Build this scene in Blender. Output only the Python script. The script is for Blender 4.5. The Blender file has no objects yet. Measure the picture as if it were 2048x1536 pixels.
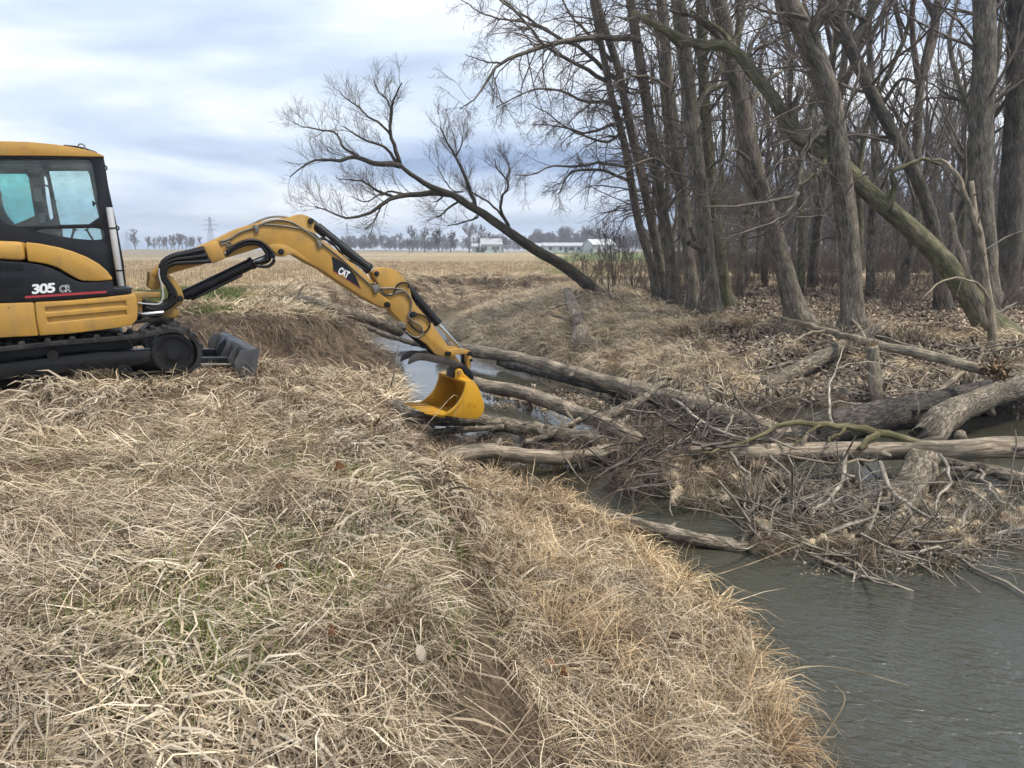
import bpy, bmesh, math
import numpy as np
from mathutils import Matrix, Vector, Euler

# ------------------------------------------------------------------ camera
SC = bpy.context.scene
FPX = 1480.0                                   # focal length in pixels of the 2048 wide photograph
PITCH = math.atan(268 / FPX)
EYE = np.array([0.0, 0.0, 1.45])
cam_d = bpy.data.cameras.new('camera'); cam = bpy.data.objects.new('camera', cam_d)
SC.collection.objects.link(cam)
cam.location = EYE; cam.rotation_euler = (math.pi / 2 - PITCH, 0, 0)
cam_d.sensor_width = 36; cam_d.lens = FPX / 2048 * 36
cam_d.clip_start = 0.05; cam_d.clip_end = 6000
SC.camera = cam

# ------------------------------------------------------------------ sky, sun, exposure
SUN_EL, SUN_AZ = math.radians(60), math.radians(115)       # azimuth: clockwise from +Y (the way the camera looks)
w = bpy.data.worlds.new('World'); SC.world = w; w.use_nodes = True
nt = w.node_tree; nt.nodes.clear()
def N(tree, typ, **kw):
    n = tree.nodes.new(typ)
    for k, v in kw.items():
        if hasattr(n, k) and k not in ('inputs',): setattr(n, k, v)
    return n
def sky_world():
    L = nt.links.new
    out = N(nt, 'ShaderNodeOutputWorld'); bg = N(nt, 'ShaderNodeBackground'); bg.inputs[1].default_value = 0.1
    sky = N(nt, 'ShaderNodeTexSky', sky_type='NISHITA', sun_disc=False)
    sky.sun_elevation = SUN_EL; sky.sun_rotation = SUN_AZ; sky.air_density = 1.0; sky.dust_density = 2.0; sky.ozone_density = 1.5
    tc = N(nt, 'ShaderNodeTexCoord'); sep = N(nt, 'ShaderNodeSeparateXYZ'); L(tc.outputs['Generated'], sep.inputs[0])
    zc = N(nt, 'ShaderNodeMath', operation='MAXIMUM'); L(sep.outputs[2], zc.inputs[0]); zc.inputs[1].default_value = 0.0
    za = N(nt, 'ShaderNodeMath', operation='ADD'); L(zc.outputs[0], za.inputs[0]); za.inputs[1].default_value = 0.16
    dx = N(nt, 'ShaderNodeMath', operation='DIVIDE'); L(sep.outputs[0], dx.inputs[0]); L(za.outputs[0], dx.inputs[1])
    dy = N(nt, 'ShaderNodeMath', operation='DIVIDE'); L(sep.outputs[1], dy.inputs[0]); L(za.outputs[0], dy.inputs[1])
    cb = N(nt, 'ShaderNodeCombineXYZ'); L(dx.outputs[0], cb.inputs[0]); L(dy.outputs[0], cb.inputs[1]); cb.inputs[2].default_value = 3.7
    mp_ = N(nt, 'ShaderNodeMapping'); mp_.inputs['Location'].default_value = (1.1, 0.35, 0); mp_.inputs['Rotation'].default_value = (0, 0, 0.25)
    mp_.inputs['Scale'].default_value = (0.75, 0.95, 1); L(cb.outputs[0], mp_.inputs[0])
    n1 = N(nt, 'ShaderNodeTexNoise'); n1.inputs['Scale'].default_value = 0.72; n1.inputs['Detail'].default_value = 6; n1.inputs['Roughness'].default_value = 0.52
    n1.inputs['Distortion'].default_value = 0.35; L(mp_.outputs[0], n1.inputs['Vector'])
    n2 = N(nt, 'ShaderNodeTexNoise'); n2.inputs['Scale'].default_value = 1.9; n2.inputs['Detail'].default_value = 6; n2.inputs['Roughness'].default_value = 0.55
    L(mp_.outputs[0], n2.inputs['Vector'])
    r1 = N(nt, 'ShaderNodeValToRGB'); e = r1.color_ramp.elements          # tones of the cloud deck: slate undersides to bright thin cloud
    e[0].position = 0.35; e[0].color = (2.7, 3.7, 5.6, 1); e[1].position = 0.62; e[1].color = (9.4, 9.8, 10.2, 1)
    m = e.new(0.49); m.color = (5.7, 6.7, 8.2, 1)
    L(n1.outputs[0], r1.inputs[0])
    r2 = N(nt, 'ShaderNodeValToRGB'); e = r2.color_ramp.elements
    e[0].position = 0.36; e[0].color = (0, 0, 0, 1); e[1].position = 0.5; e[1].color = (1, 1, 1, 1); L(n2.outputs[0], r2.inputs[0])
    cov = N(nt, 'ShaderNodeMath', operation='MULTIPLY_ADD'); L(r2.outputs[0], cov.inputs[0]); cov.inputs[1].default_value = 0.22; cov.inputs[2].default_value = 0.78
    skyb = N(nt, 'ShaderNodeMix', data_type='RGBA', blend_type='MULTIPLY'); skyb.inputs[0].default_value = 1
    L(sky.outputs[0], skyb.inputs[6]); skyb.inputs[7].default_value = (1.25, 1.25, 1.25, 1)
    mx = N(nt, 'ShaderNodeMix', data_type='RGBA'); L(cov.outputs[0], mx.inputs[0]); L(skyb.outputs[2], mx.inputs[6]); L(r1.outputs[0], mx.inputs[7])
    L(mx.outputs[2], bg.inputs[0]); L(bg.outputs[0], out.inputs[0])
sky_world()
w.cycles.sampling_method = 'MANUAL'; w.cycles.sample_map_resolution = 256
sun_d = bpy.data.lights.new('sun', 'SUN'); sun = bpy.data.objects.new('sun', sun_d); SC.collection.objects.link(sun)
sun_d.energy = 3.0; sun_d.angle = math.radians(9); sun_d.color = (1.0, 0.95, 0.87)
sv = Vector((math.sin(SUN_AZ) * math.cos(SUN_EL), math.cos(SUN_AZ) * math.cos(SUN_EL), math.sin(SUN_EL)))
sun.rotation_euler = sv.to_track_quat('Z', 'Y').to_euler(); sun.location = (0, 0, 60)
SC.view_settings.view_transform = 'Standard'; SC.view_settings.look = 'None'
SC.view_settings.exposure = 0.42; SC.view_settings.gamma = 1; SC.view_settings.use_curve_mapping = False
SC.render.engine = 'CYCLES'
cy = SC.cycles
cy.max_bounces = 5; cy.diffuse_bounces = 2; cy.glossy_bounces = 2; cy.transmission_bounces = 4; cy.transparent_max_bounces = 8; cy.volume_bounces = 0
cy.caustics_reflective = False; cy.caustics_refractive = False; cy.sample_clamp_indirect = 4; cy.sample_clamp_direct = 2.5
cy.use_adaptive_sampling = True; cy.adaptive_threshold = .04
cy.use_denoising = True
try: cy.denoiser = 'OPENIMAGEDENOISE'
except Exception: pass

# ------------------------------------------------------------------ picture geometry -> places
def ray(px, py):
    cx = (px - 1024) / FPX; cyy = (768 - py) / FPX
    return np.array([cx, math.cos(PITCH) + cyy * math.sin(PITCH), -math.sin(PITCH) + cyy * math.cos(PITCH)])
def at(px, py, y):
    d = ray(px, py); return EYE + d * (y / d[1])
def onz(px, py, z):
    d = ray(px, py); return EYE + d * ((z - EYE[2]) / d[2])
def ats(pts):
    return np.array([at(*p) for p in pts])

# ------------------------------------------------------------------ scene helpers
COL = SC.collection
def tag(o, label=None, cat=None, group=None, kind=None):
    if label: o['label'] = label
    if cat: o['category'] = cat
    if group: o['group'] = group
    if kind: o['kind'] = kind
    return o
def empty(name, loc=(0, 0, 0)):
    o = bpy.data.objects.new(name, None); COL.objects.link(o); o.location = loc; o.empty_display_size = 0.2
    return o
def mesh_np(name, V, Fc, attrs=None, smooth=True):
    """V (n,3); Fc: list of index arrays of shape (m,3) or (m,4); attrs {name: (n,) or (n,3)} point attributes"""
    me = bpy.data.meshes.new(name)
    V = np.asarray(V, np.float32)
    me.vertices.add(len(V)); me.vertices.foreach_set('co', V.ravel())
    li = []; ls = []; off = 0
    for f in Fc:
        f = np.asarray(f, np.int32)
        if len(f) == 0: continue
        k = f.shape[1]
        ls.append(off + np.arange(len(f), dtype=np.int32) * k); off += f.size; li.append(f.ravel())
    if li:
        li = np.concatenate(li); ls = np.concatenate(ls)
        me.loops.add(len(li)); me.loops.foreach_set('vertex_index', li)
        me.polygons.add(len(ls)); me.polygons.foreach_set('loop_start', ls)
    for k, a in (attrs or {}).items():
        a = np.asarray(a, np.float32)
        if a.ndim == 1:
            at_ = me.attributes.new(k, 'FLOAT', 'POINT'); at_.data.foreach_set('value', a)
        else:
            at_ = me.attributes.new(k, 'FLOAT_VECTOR', 'POINT'); at_.data.foreach_set('vector', a.ravel())
    me.update(calc_edges=True)
    if smooth and len(me.polygons): me.polygons.foreach_set('use_smooth', np.ones(len(me.polygons), bool))
    return me
def link(name, me, mat=None, parent=None, loc=None):
    o = bpy.data.objects.new(name, me); COL.objects.link(o)
    if mat is not None and len(me.materials) == 0: me.materials.append(mat)
    if parent: o.parent = parent
    if loc is not None: o.location = loc
    return o

def unit(a):
    return a / np.maximum(np.linalg.norm(a, axis=-1, keepdims=True), 1e-9)
def tubes(P, R, S=3, cap=False, seed=0, rough=0.0):
    """P (N,K,3) centre lines, R (N,K) radii -> verts, quads, bark coordinate"""
    P = np.asarray(P, float); R = np.asarray(R, float)
    if cap:
        P = np.concatenate([P[:, :1], P, P[:, -1:]], 1)
        R = np.concatenate([R[:, :1] * .02, R, R[:, -1:] * .02], 1)
    Nn, K, _ = P.shape
    T = np.gradient(P, axis=1)
    if cap: T[:, 0] = T[:, 2]; T[:, 1] = T[:, 2]; T[:, -1] = T[:, -3]; T[:, -2] = T[:, -3]
    T = unit(T)
    mean = unit(P[:, -1] - P[:, 0])
    ref = np.where(np.abs(mean[:, 2:3]) < .8, np.array([[0, 0, 1.0]]), np.array([[1.0, 0.3, 0]]))
    n1 = unit(np.cross(T, ref[:, None, :])); n2 = np.cross(T, n1)
    th = np.arange(S) / S * 2 * np.pi
    RR = R[:, :, None]
    if rough:
        rg = np.random.default_rng(seed + 5)
        ln = np.concatenate([np.zeros((Nn, 1)), np.cumsum(np.linalg.norm(np.diff(P, axis=1), axis=2), 1)], 1)
        m = np.ones((Nn, K, S))
        for k in range(1, 7):
            m += rough / k ** .6 * np.sin(th[None, None, :] * rg.integers(1, 5) + ln[:, :, None] * rg.uniform(.6, 2.2) * k + rg.uniform(0, 6.28))
        RR = RR * m
    V = P[:, :, None, :] + RR[..., None] * (np.cos(th)[None, None, :, None] * n1[:, :, None, :] + np.sin(th)[None, None, :, None] * n2[:, :, None, :])
    L = np.concatenate([np.zeros((Nn, 1)), np.cumsum(np.linalg.norm(np.diff(P, axis=1), axis=2), 1)], 1)
    base = R.max(1)[:, None, None]
    bk = np.stack([np.broadcast_to(np.cos(th) * base, (Nn, K, S)), np.broadcast_to(np.sin(th) * base, (Nn, K, S)),
                   np.broadcast_to(L[:, :, None], (Nn, K, S))], -1)
    idx = np.arange(Nn * K * S).reshape(Nn, K, S)
    a = idx[:, :-1]; b = idx[:, 1:]
    q = np.stack([a, np.roll(a, -1, 2), np.roll(b, -1, 2), b], -1).reshape(-1, 4)
    return V.reshape(-1, 3), q, bk.reshape(-1, 3)
def catmull(pts, K):
    p = np.asarray(pts, float)
    if len(p) == 2:
        t = np.linspace(0, 1, K)[:, None]; return p[0] + (p[1] - p[0]) * t
    d = np.concatenate([[0], np.cumsum(np.linalg.norm(np.diff(p[:, :3], axis=0), axis=1) ** .5)])
    e = np.concatenate([[2 * p[0] - p[1]], p, [2 * p[-1] - p[-2]]])
    s = np.linspace(0, d[-1], K); out = []
    for x in s:
        i = min(max(np.searchsorted(d, x, 'right') - 1, 0), len(p) - 2)
        t = (x - d[i]) / max(d[i + 1] - d[i], 1e-9)
        p0, p1, p2, p3 = e[i], e[i + 1], e[i + 2], e[i + 3]
        out.append(.5 * (2 * p1 + (p2 - p0) * t + (2 * p0 - 5 * p1 + 4 * p2 - p3) * t * t + (3 * p1 - p0 - 3 * p2 + p3) * t ** 3))
    return np.array(out)
class Geo:
    """collects vertex and face arrays into one mesh"""
    def __init__(s): s.V = []; s.F = []; s.B = []; s.n = 0
    def add(s, V, q, bk=None):
        s.V.append(V); s.F.append(np.asarray(q) + s.n); s.B.append(bk if bk is not None else np.zeros((len(V), 3))); s.n += len(V)
    def mesh(s, name, off=(0, 0, 0), smooth=True):
        F4 = [f for f in s.F if f.shape[1] == 4]; F3 = [f for f in s.F if f.shape[1] == 3]
        Fc = ([np.concatenate(F4)] if F4 else []) + ([np.concatenate(F3)] if F3 else [])
        return mesh_np(name, np.concatenate(s.V) - np.asarray(off), Fc, {'bk': np.concatenate(s.B)}, smooth)

def wavy(seed, lo, hi, n=10):
    """smooth pseudo-random field of (x, y) in about -1..1, wavelengths lo..hi metres"""
    rg = np.random.default_rng(seed)
    lam = np.exp(rg.uniform(math.log(lo), math.log(hi), n)); an = rg.uniform(0, 6.283, n); ph = rg.uniform(0, 6.283, n)
    kx = np.cos(an) * 6.283 / lam; ky = np.sin(an) * 6.283 / lam; am = (lam / hi) ** .5; am /= am.sum() ** .85
    def f(x, y):
        o = np.zeros_like(np.asarray(x, float))
        for i in range(n): o = o + am[i] * np.sin(kx[i] * x + ky[i] * y + ph[i])
        return o
    return f

# ------------------------------------------------------------------ materials
def new_mat(name):
    m = bpy.data.materials.new(name); m.use_nodes = True; t = m.node_tree
    b = t.nodes['Principled BSDF']; return m, t, b
def ramp(t, stops, fac=None):
    r = N(t, 'ShaderNodeValToRGB'); e = r.color_ramp.elements
    while len(e) > 1: e.remove(e[-1])
    e[0].position = stops[0][0]; e[0].color = (*stops[0][1], 1)
    for p, c in stops[1:]:
        x = e.new(p); x.color = (*c, 1)
    if fac is not None: t.links.new(fac, r.inputs[0])
    return r
def noise(t, vec, scale, detail=4, rough=.55, dist=0):
    n = N(t, 'ShaderNodeTexNoise'); n.inputs['Scale'].default_value = scale; n.inputs['Detail'].default_value = detail
    n.inputs['Roughness'].default_value = rough; n.inputs['Distortion'].default_value = dist
    if vec is not None: t.links.new(vec, n.inputs['Vector'])
    return n
def mapping(t, vec, scale=(1, 1, 1), rot=(0, 0, 0)):
    m = N(t, 'ShaderNodeMapping'); m.inputs['Scale'].default_value = scale; m.inputs['Rotation'].default_value = rot
    t.links.new(vec, m.inputs[0]); return m.outputs[0]
def mixc(t, f, a, b, mode='MIX'):
    m = N(t, 'ShaderNodeMix', data_type='RGBA', blend_type=mode)
    for s, i in ((f, 0), (a, 6), (b, 7)):
        if hasattr(s, 'links') or hasattr(s, 'is_linked'): t.links.new(s, m.inputs[i])
        elif i == 0: m.inputs[0].default_value = s
        else: m.inputs[i].default_value = (*s, 1)
    return m.outputs[2]
def bump(t, b, height, strength, dist):
    n = N(t, 'ShaderNodeBump'); n.inputs['Strength'].default_value = strength; n.inputs['Distance'].default_value = dist
    t.links.new(height, n.inputs['Height']); t.links.new(n.outputs[0], b.inputs['Normal'])
def attr(t, name):
    a = N(t, 'ShaderNodeAttribute'); a.attribute_name = name; return a

def bark(name, dark, light, moss=0.0, streak=.2, fine=34, depth=.012, rough=.9, ridge=True):
    m, t, b = new_mat(name)
    v = attr(t, 'bk').outputs['Vector']
    st = mapping(t, v, (1, 1, streak))
    n1 = noise(t, st, fine * .75, 5, .7, .8); n2 = noise(t, v, 2.3, 2); n3 = noise(t, v, 7, 2)
    c = ramp(t, [(.36, tuple(a * .55 for a in dark)), (.47, dark), (.56, tuple((a + c) / 2 for a, c in zip(dark, light))), (.68, light)], n1.outputs[0]).outputs[0]
    big = ramp(t, [(.32, (.5, .5, .5)), (.5, (.95, .94, .92)), (.68, (1.3, 1.25, 1.18))], n2.outputs[0]).outputs[0]
    c = mixc(t, 1.0, c, big, 'MULTIPLY')
    if moss:
        mf = ramp(t, [(.46, (0, 0, 0)), (.66, (moss, moss, moss))], n3.outputs[0]).outputs[0]
        c = mixc(t, mf, c, (.075, .085, .03))
    t.links.new(c, b.inputs['Base Color']); b.inputs['Roughness'].default_value = rough
    b.inputs['Specular IOR Level'].default_value = .2
    bump(t, b, n1.outputs[0], .9 if ridge else .4, depth)
    return m
M = {}
M['bark_grey'] = bark('grey_bark', (.105, .09, .075), (.345, .30, .25), .35)
M['bark_moss'] = bark('mossy_bark', (.105, .095, .06), (.30, .275, .185), .75)
M['bark_dark'] = bark('dark_bark', (.06, .052, .044), (.205, .178, .15), .2)
M['twig'] = bark('twig_bark', (.13, .107, .09), (.28, .235, .195), 0, fine=20)
M['twig_red'] = bark('reddish_twig_bark', (.13, .10, .09), (.27, .215, .185), 0, fine=20)
M['willow'] = bark('willow_bark', (.05, .042, .036), (.18, .155, .13), .3)
M['willow_twig'] = bark('willow_twig_bark', (.10, .082, .06), (.19, .155, .115), 0, fine=20)
M['log'] = bark('weathered_log_bark', (.10, .08, .06), (.40, .345, .28), .15, streak=.24, fine=50)
M['log_wet'] = bark('dark_wet_log_bark', (.035, .03, .027), (.17, .15, .13), .05, streak=.2, fine=48)
M['log_pale'] = bark('debarked_pale_wood', (.22, .18, .13), (.50, .43, .33), .05, streak=.12, fine=60, depth=.005)
M['log_moss'] = bark('mossy_green_branch', (.11, .095, .05), (.27, .24, .14), .4, streak=.1)
M['twig_pale'] = bark('bleached_twig', (.26, .225, .18), (.56, .50, .42), 0, fine=26)
M['rot'] = bark('broken_orange_wood', (.14, .085, .045), (.42, .30, .19), 0, streak=.1)
M['log_smooth'] = bark('smooth_barkless_log', (.20, .16, .12), (.46, .395, .31), .12, streak=.12, fine=34, depth=.006)
# ------------------------------------------------------------------ terrain: creek between a grassy bank and a wooded bank, stubble field behind
WZ = -1.45
WL = np.array([(2.4, -8), (2.2, -2), (1.9, 1.5), (1.6, 3.4), (1.62, 4.3), (1.72, 5.1), (1.6, 5.7), (1.4, 6.2), (1.2, 6.6), (1.05, 7.1), (.6, 7.9), (.2, 8.35),
               (-.25, 9.0), (-.85, 9.6), (-1.2, 11.1), (-1.9, 14.0), (-2.7, 17.6), (-3.5, 20.6), (-4.9, 23.0), (-5.7, 27), (-5.4, 31), (-4.2, 35.8), (-1.1, 38), (3, 39), (14, 40), (60, 41)])
WR = np.array([(60, 36.5), (12, 36.3), (3, 35.3), (-.8, 33.2), (-1.9, 29.5), (-2.05, 26), (-.94, 21.6), (.35, 19.6), (1.55, 17.9), (2.51, 16.0), (3.2, 15.1), (4.1, 14.2), (5.45, 13.6),
               (6.87, 13.4), (8.39, 13.3), (10.06, 13.0), (16, 12.2), (30, 10.8), (60, 9.5)])
TL = np.array([(.5, -8, -.22), (.2, -2, -.22), (.02, 1.2, -.22), (-.08, 2.01, -.22), (-.16, 2.51, -.22), (-.25, 3.1, -.22), (-.40, 3.8, -.22), (-.58, 4.66, -.22), (-.78, 5.64, -.22), (-1.12, 6.9, -.24), (-1.55, 8.4, -.28),
               (-2.1, 10.1, -.34), (-2.95, 10.9, -.34), (-4.0, 11.3, -.3), (-5.4, 11.6, -.15), (-6.9, 12.6, 0), (-6.9, 14.6, .05), (-5.4, 15.3, .12), (-4.4, 15.9, .05), (-3.9, 17.2, -.25), (-4.9, 19.8, -.15), (-6.2, 22.5, 0),
               (-7.4, 26, 0), (-7.4, 31, 0), (-6.3, 35.5, 0), (-4.9, 40, 0), (-1.4, 42, 0), (5, 43, 0), (15, 44, 0), (60, 45, 0)])
TR = np.array([(60, 32, -.1), (12, 33.2, -.15), (5, 32.6, -.2), (2.4, 31, -.2), (1.4, 28.4, -.25), (1.9, 25, -.25), (3.2, 21.4, -.3), (4.7, 18.6, -.35), (6.2, 17.4, -.4), (7.5, 16.4, -.42), (8.7, 15.75, -.45),
               (10.3, 15.1, -.45), (16, 14.3, -.45), (30, 12.7, -.45), (60, 11, -.4)])
def seg_dist(P, poly):
    a = poly[:-1, :2]; b = poly[1:, :2]; best = np.full(len(P), 1e9); zz = np.zeros(len(P)); has = poly.shape[1] > 2
    for i in range(len(a)):
        ab = b[i] - a[i]; t = np.clip(((P - a[i]) @ ab) / (ab @ ab), 0, 1)
        d = np.hypot(P[:, 0] - a[i, 0] - t * ab[0], P[:, 1] - a[i, 1] - t * ab[1])
        m = d < best; best = np.where(m, d, best)
        if has: zz = np.where(m, poly[i, 2] + t * (poly[i + 1, 2] - poly[i, 2]), zz)
    return best, zz
def inside(P, poly):
    x, y = P[:, 0], P[:, 1]; r = np.zeros(len(P), bool); n = len(poly); j = n - 1
    for i in range(n):
        xi, yi = poly[i, :2]; xj, yj = poly[j, :2]
        c = ((yi > y) != (yj > y)) & (x < (xj - xi) * (y - yi) / (yj - yi + 1e-12) + xi); r ^= c; j = i
    return r
WPOLY = np.concatenate([WL, WR, [(60, -8)]])
TLPOLY = np.concatenate([TL[:, :2], [(2000, 45), (2000, 3000), (-3000, 3000), (-3000, -8)]])
TRPOLY = np.concatenate([TR[:, :2], [(2000, 11), (2000, 32)]])
lump_s = wavy(1, .5, 1.6, 14); lump_m = wavy(2, 1.5, 6, 12); lump_l = wavy(3, 20, 90, 10); rag = wavy(4, .8, 3, 12); patch_bare = wavy(5, .5, 1.8, 12)
def sstep(a, b, x):
    t = np.clip((x - a) / (b - a), 0, 1); return t * t * (3 - 2 * t)
def field_z(x, y):
    z = .55 * sstep(60, 260, y)
    z = z + 1.05 * sstep(130, 300, y) * sstep(-35, -120, x)
    return z
def terrain(x, y):
    """height, zone (0 near bank, 1 field, 2 woods, 3 bed, 4 bank slope), signed distances"""
    x = np.asarray(x, float).ravel(); y = np.asarray(y, float).ravel()
    P = np.stack([x + .16 * rag(x, y) * (y < 60), y + .16 * rag(y + 7, x) * (y < 60)], 1)
    wl, _ = seg_dist(P, WL); wr, _ = seg_dist(P, WR); tl, zl = seg_dist(P, TL); tr, zr = seg_dist(P, TR)
    inw = inside(P, WPOLY); inl = inside(P, TLPOLY); inr = inside(P, TRPOLY) & ~inl
    left = wl < wr; left = np.where(inl, True, np.where(inr, False, left))
    dw = np.where(left, wl, wr); dt = np.where(left, tl, tr); zt = np.where(left, zl, zr)
    t = dw / (dw + dt + 1e-6)
    near = left & (y < 11)
    sh_near = np.interp(t, [0, .1, .3, .74, .9, 1], [0, .17, .26, .37, .80, 1.0])
    sh_cut = np.interp(t, [0, .2, .5, .72, .86, 1], [0, .14, .32, .5, .9, 1.0])
    sh_r = np.interp(t, [0, .08, .5, 1], [0, .2, .66, 1.0])
    steep = left & ~near
    sh = np.where(near, sh_near, np.where(steep, sh_cut, np.where(x > 4.4, np.interp(t, [0, .1, .5, .85, 1], [0, .16, .36, .9, 1]), sh_r)))
    zs = WZ + (zt - WZ) * sh
    ztop = zt + np.where(left, .1 * (1 - np.exp(-dt / 1.2)), .38 * (1 - np.exp(-dt / 7)))
    fb = np.where(left, sstep(14, 40, y), 0)
    ztop = ztop * (1 - fb) + fb * (.02 + field_z(x, y))
    z = np.where(inw, WZ - np.minimum(.7, .03 + dw * .3), np.where(inl | inr, ztop, zs))
    land = ~inw
    far = sstep(45, 18, y)
    z = z + land * far * (.035 * lump_s(x, y) + .05 * lump_m(x, y)) * np.minimum(1, dw / .5)
    z = z + land * left * .27 * np.exp(-(((x + 4.5) / 1.9) ** 2 + ((y - 7.7) / 1.25) ** 2) ** 2)          # straw built up against the near track
    z = z + land * left * .10 * np.exp(-(((x + 2.9) / 1.1) ** 2 + ((y - 8.5) / .8) ** 2) ** 2)
    z = z + land * (.12 * lump_l(x, y)) * sstep(40, 150, y)
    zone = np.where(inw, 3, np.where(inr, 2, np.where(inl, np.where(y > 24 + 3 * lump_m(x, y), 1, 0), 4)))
    return z, zone, dw, dt, left
def tz(x, y):
    return float(terrain(np.array([x]), np.array([y]))[0][0])

def build_ground():
    ys = np.concatenate([np.linspace(-8, 0, 30), np.arange(.08, 12, .1), 12 * np.exp(np.arange(1, 290) * .0157)])
    ys = ys[ys < 1500]
    cs = np.linspace(-1.75, 1.75, 330)
    X = cs[None, :] * (ys[:, None] + 9.5) ; Y = np.broadcast_to(ys[:, None], X.shape)
    z, zone, dw, dt, left = terrain(X, Y)
    V = np.stack([X.ravel(), Y.ravel(), z], 1)
    n, m = X.shape; idx = np.arange(n * m).reshape(n, m)
    q = np.stack([idx[:-1, :-1], idx[:-1, 1:], idx[1:, 1:], idx[1:, :-1]], -1).reshape(-1, 4)
    x, y = X.ravel(), Y.ravel()
    col = np.zeros((len(V), 3))
    rngn = wavy(9, 1, 9, 12)(x, y)
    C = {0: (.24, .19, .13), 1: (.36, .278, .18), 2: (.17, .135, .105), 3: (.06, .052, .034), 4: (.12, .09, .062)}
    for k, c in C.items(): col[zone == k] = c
    # lawns by the farm, track across the field
    lawn = (y > 90) & (y < 275) & (x / np.maximum(y, 1) > .03) & (x / np.maximum(y, 1) < .3)
    col[lawn & (zone == 1)] = (.17, .20, .085)
    gp = (zone <= 1) & (y > 16) & (y < 23) & (x < -4) & (x > -9.5); col[gp] = (.13, .155, .055)
    gp = (zone == 1) & (y > 44) & (y < 62) & (x > 1) & (x < 6); col[gp] = (.15, .18, .06)
    far_rise = (zone == 1) & (y > 128) & (x < -20); col[far_rise] = (.30, .25, .185)
    band = (zone == 1) & (y > 118) & (y < 128) & (x < -15); col[band] = (.40, .35, .24)
    strip = (zone == 1) & (y > 150) & (y < 230) & (x > -45) & (x < 12); col[strip] = (.41, .33, .205)
    thin = (zone == 0) & (patch_bare(x, y) < -.3); col[thin] = (.115, .086, .058)
    col *= (1 + .14 * rngn)[:, None]
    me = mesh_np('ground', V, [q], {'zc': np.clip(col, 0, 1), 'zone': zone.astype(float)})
    mt, t, b = new_mat('earth_straw_and_stubble')
    geo = N(t, 'ShaderNodeNewGeometry').outputs['Position']
    zc = attr(t, 'zc').outputs['Color']
    n1 = noise(t, geo, 22, 4, .7); n2 = noise(t, mapping(t, geo, (1, 6, 1), (0, 0, .35)), 9, 3, .7); n3 = noise(t, geo, 1.1, 2)
    v1 = ramp(t, [(.28, (.28, .27, .26)), (.5, (.9, .9, .9)), (.75, (1.75, 1.72, 1.65))], n1.outputs[0]).outputs[0]
    v2 = ramp(t, [(.3, (.55, .53, .5)), (.7, (1.4, 1.4, 1.38))], n2.outputs[0]).outputs[0]
    v3 = ramp(t, [(.3, (.8, .8, .8)), (.7, (1.2, 1.2, 1.2))], n3.outputs[0]).outputs[0]
    c = mixc(t, 1, mixc(t, 1, mixc(t, 1, zc, v1, 'MULTIPLY'), v2, 'MULTIPLY'), v3, 'MULTIPLY')
    wv = N(t, 'ShaderNodeTexWave'); wv.inputs['Scale'].default_value = .42; wv.inputs['Distortion'].default_value = 1.2; wv.inputs['Detail'].default_value = 2
    wv.bands_direction = 'Y'; t.links.new(mapping(t, geo, (1, 1, 1), (0, 0, -.12)), wv.inputs['Vector'])
    zf = N(t, 'ShaderNodeMath', operation='COMPARE'); zf.inputs[1].default_value = 1; zf.inputs[2].default_value = .4
    t.links.new(attr(t, 'zone').outputs['Fac'], zf.inputs[0])
    rows = mixc(t, zf.outputs[0], (1, 1, 1), ramp(t, [(.2, (.78, .78, .78)), (.7, (1.12, 1.12, 1.1))], wv.outputs[0]).outputs[0])
    c = mixc(t, 1, c, rows, 'MULTIPLY')
    t.links.new(c, b.inputs['Base Color']); b.inputs['Roughness'].default_value = 1; b.inputs['Specular IOR Level'].default_value = .05
    bump(t, b, n1.outputs[0], .8, .03)
    o = link('ground', me, mt); tag(o, 'creek banks, woodland floor and stubble field', 'ground', kind='structure')
build_ground()

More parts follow.
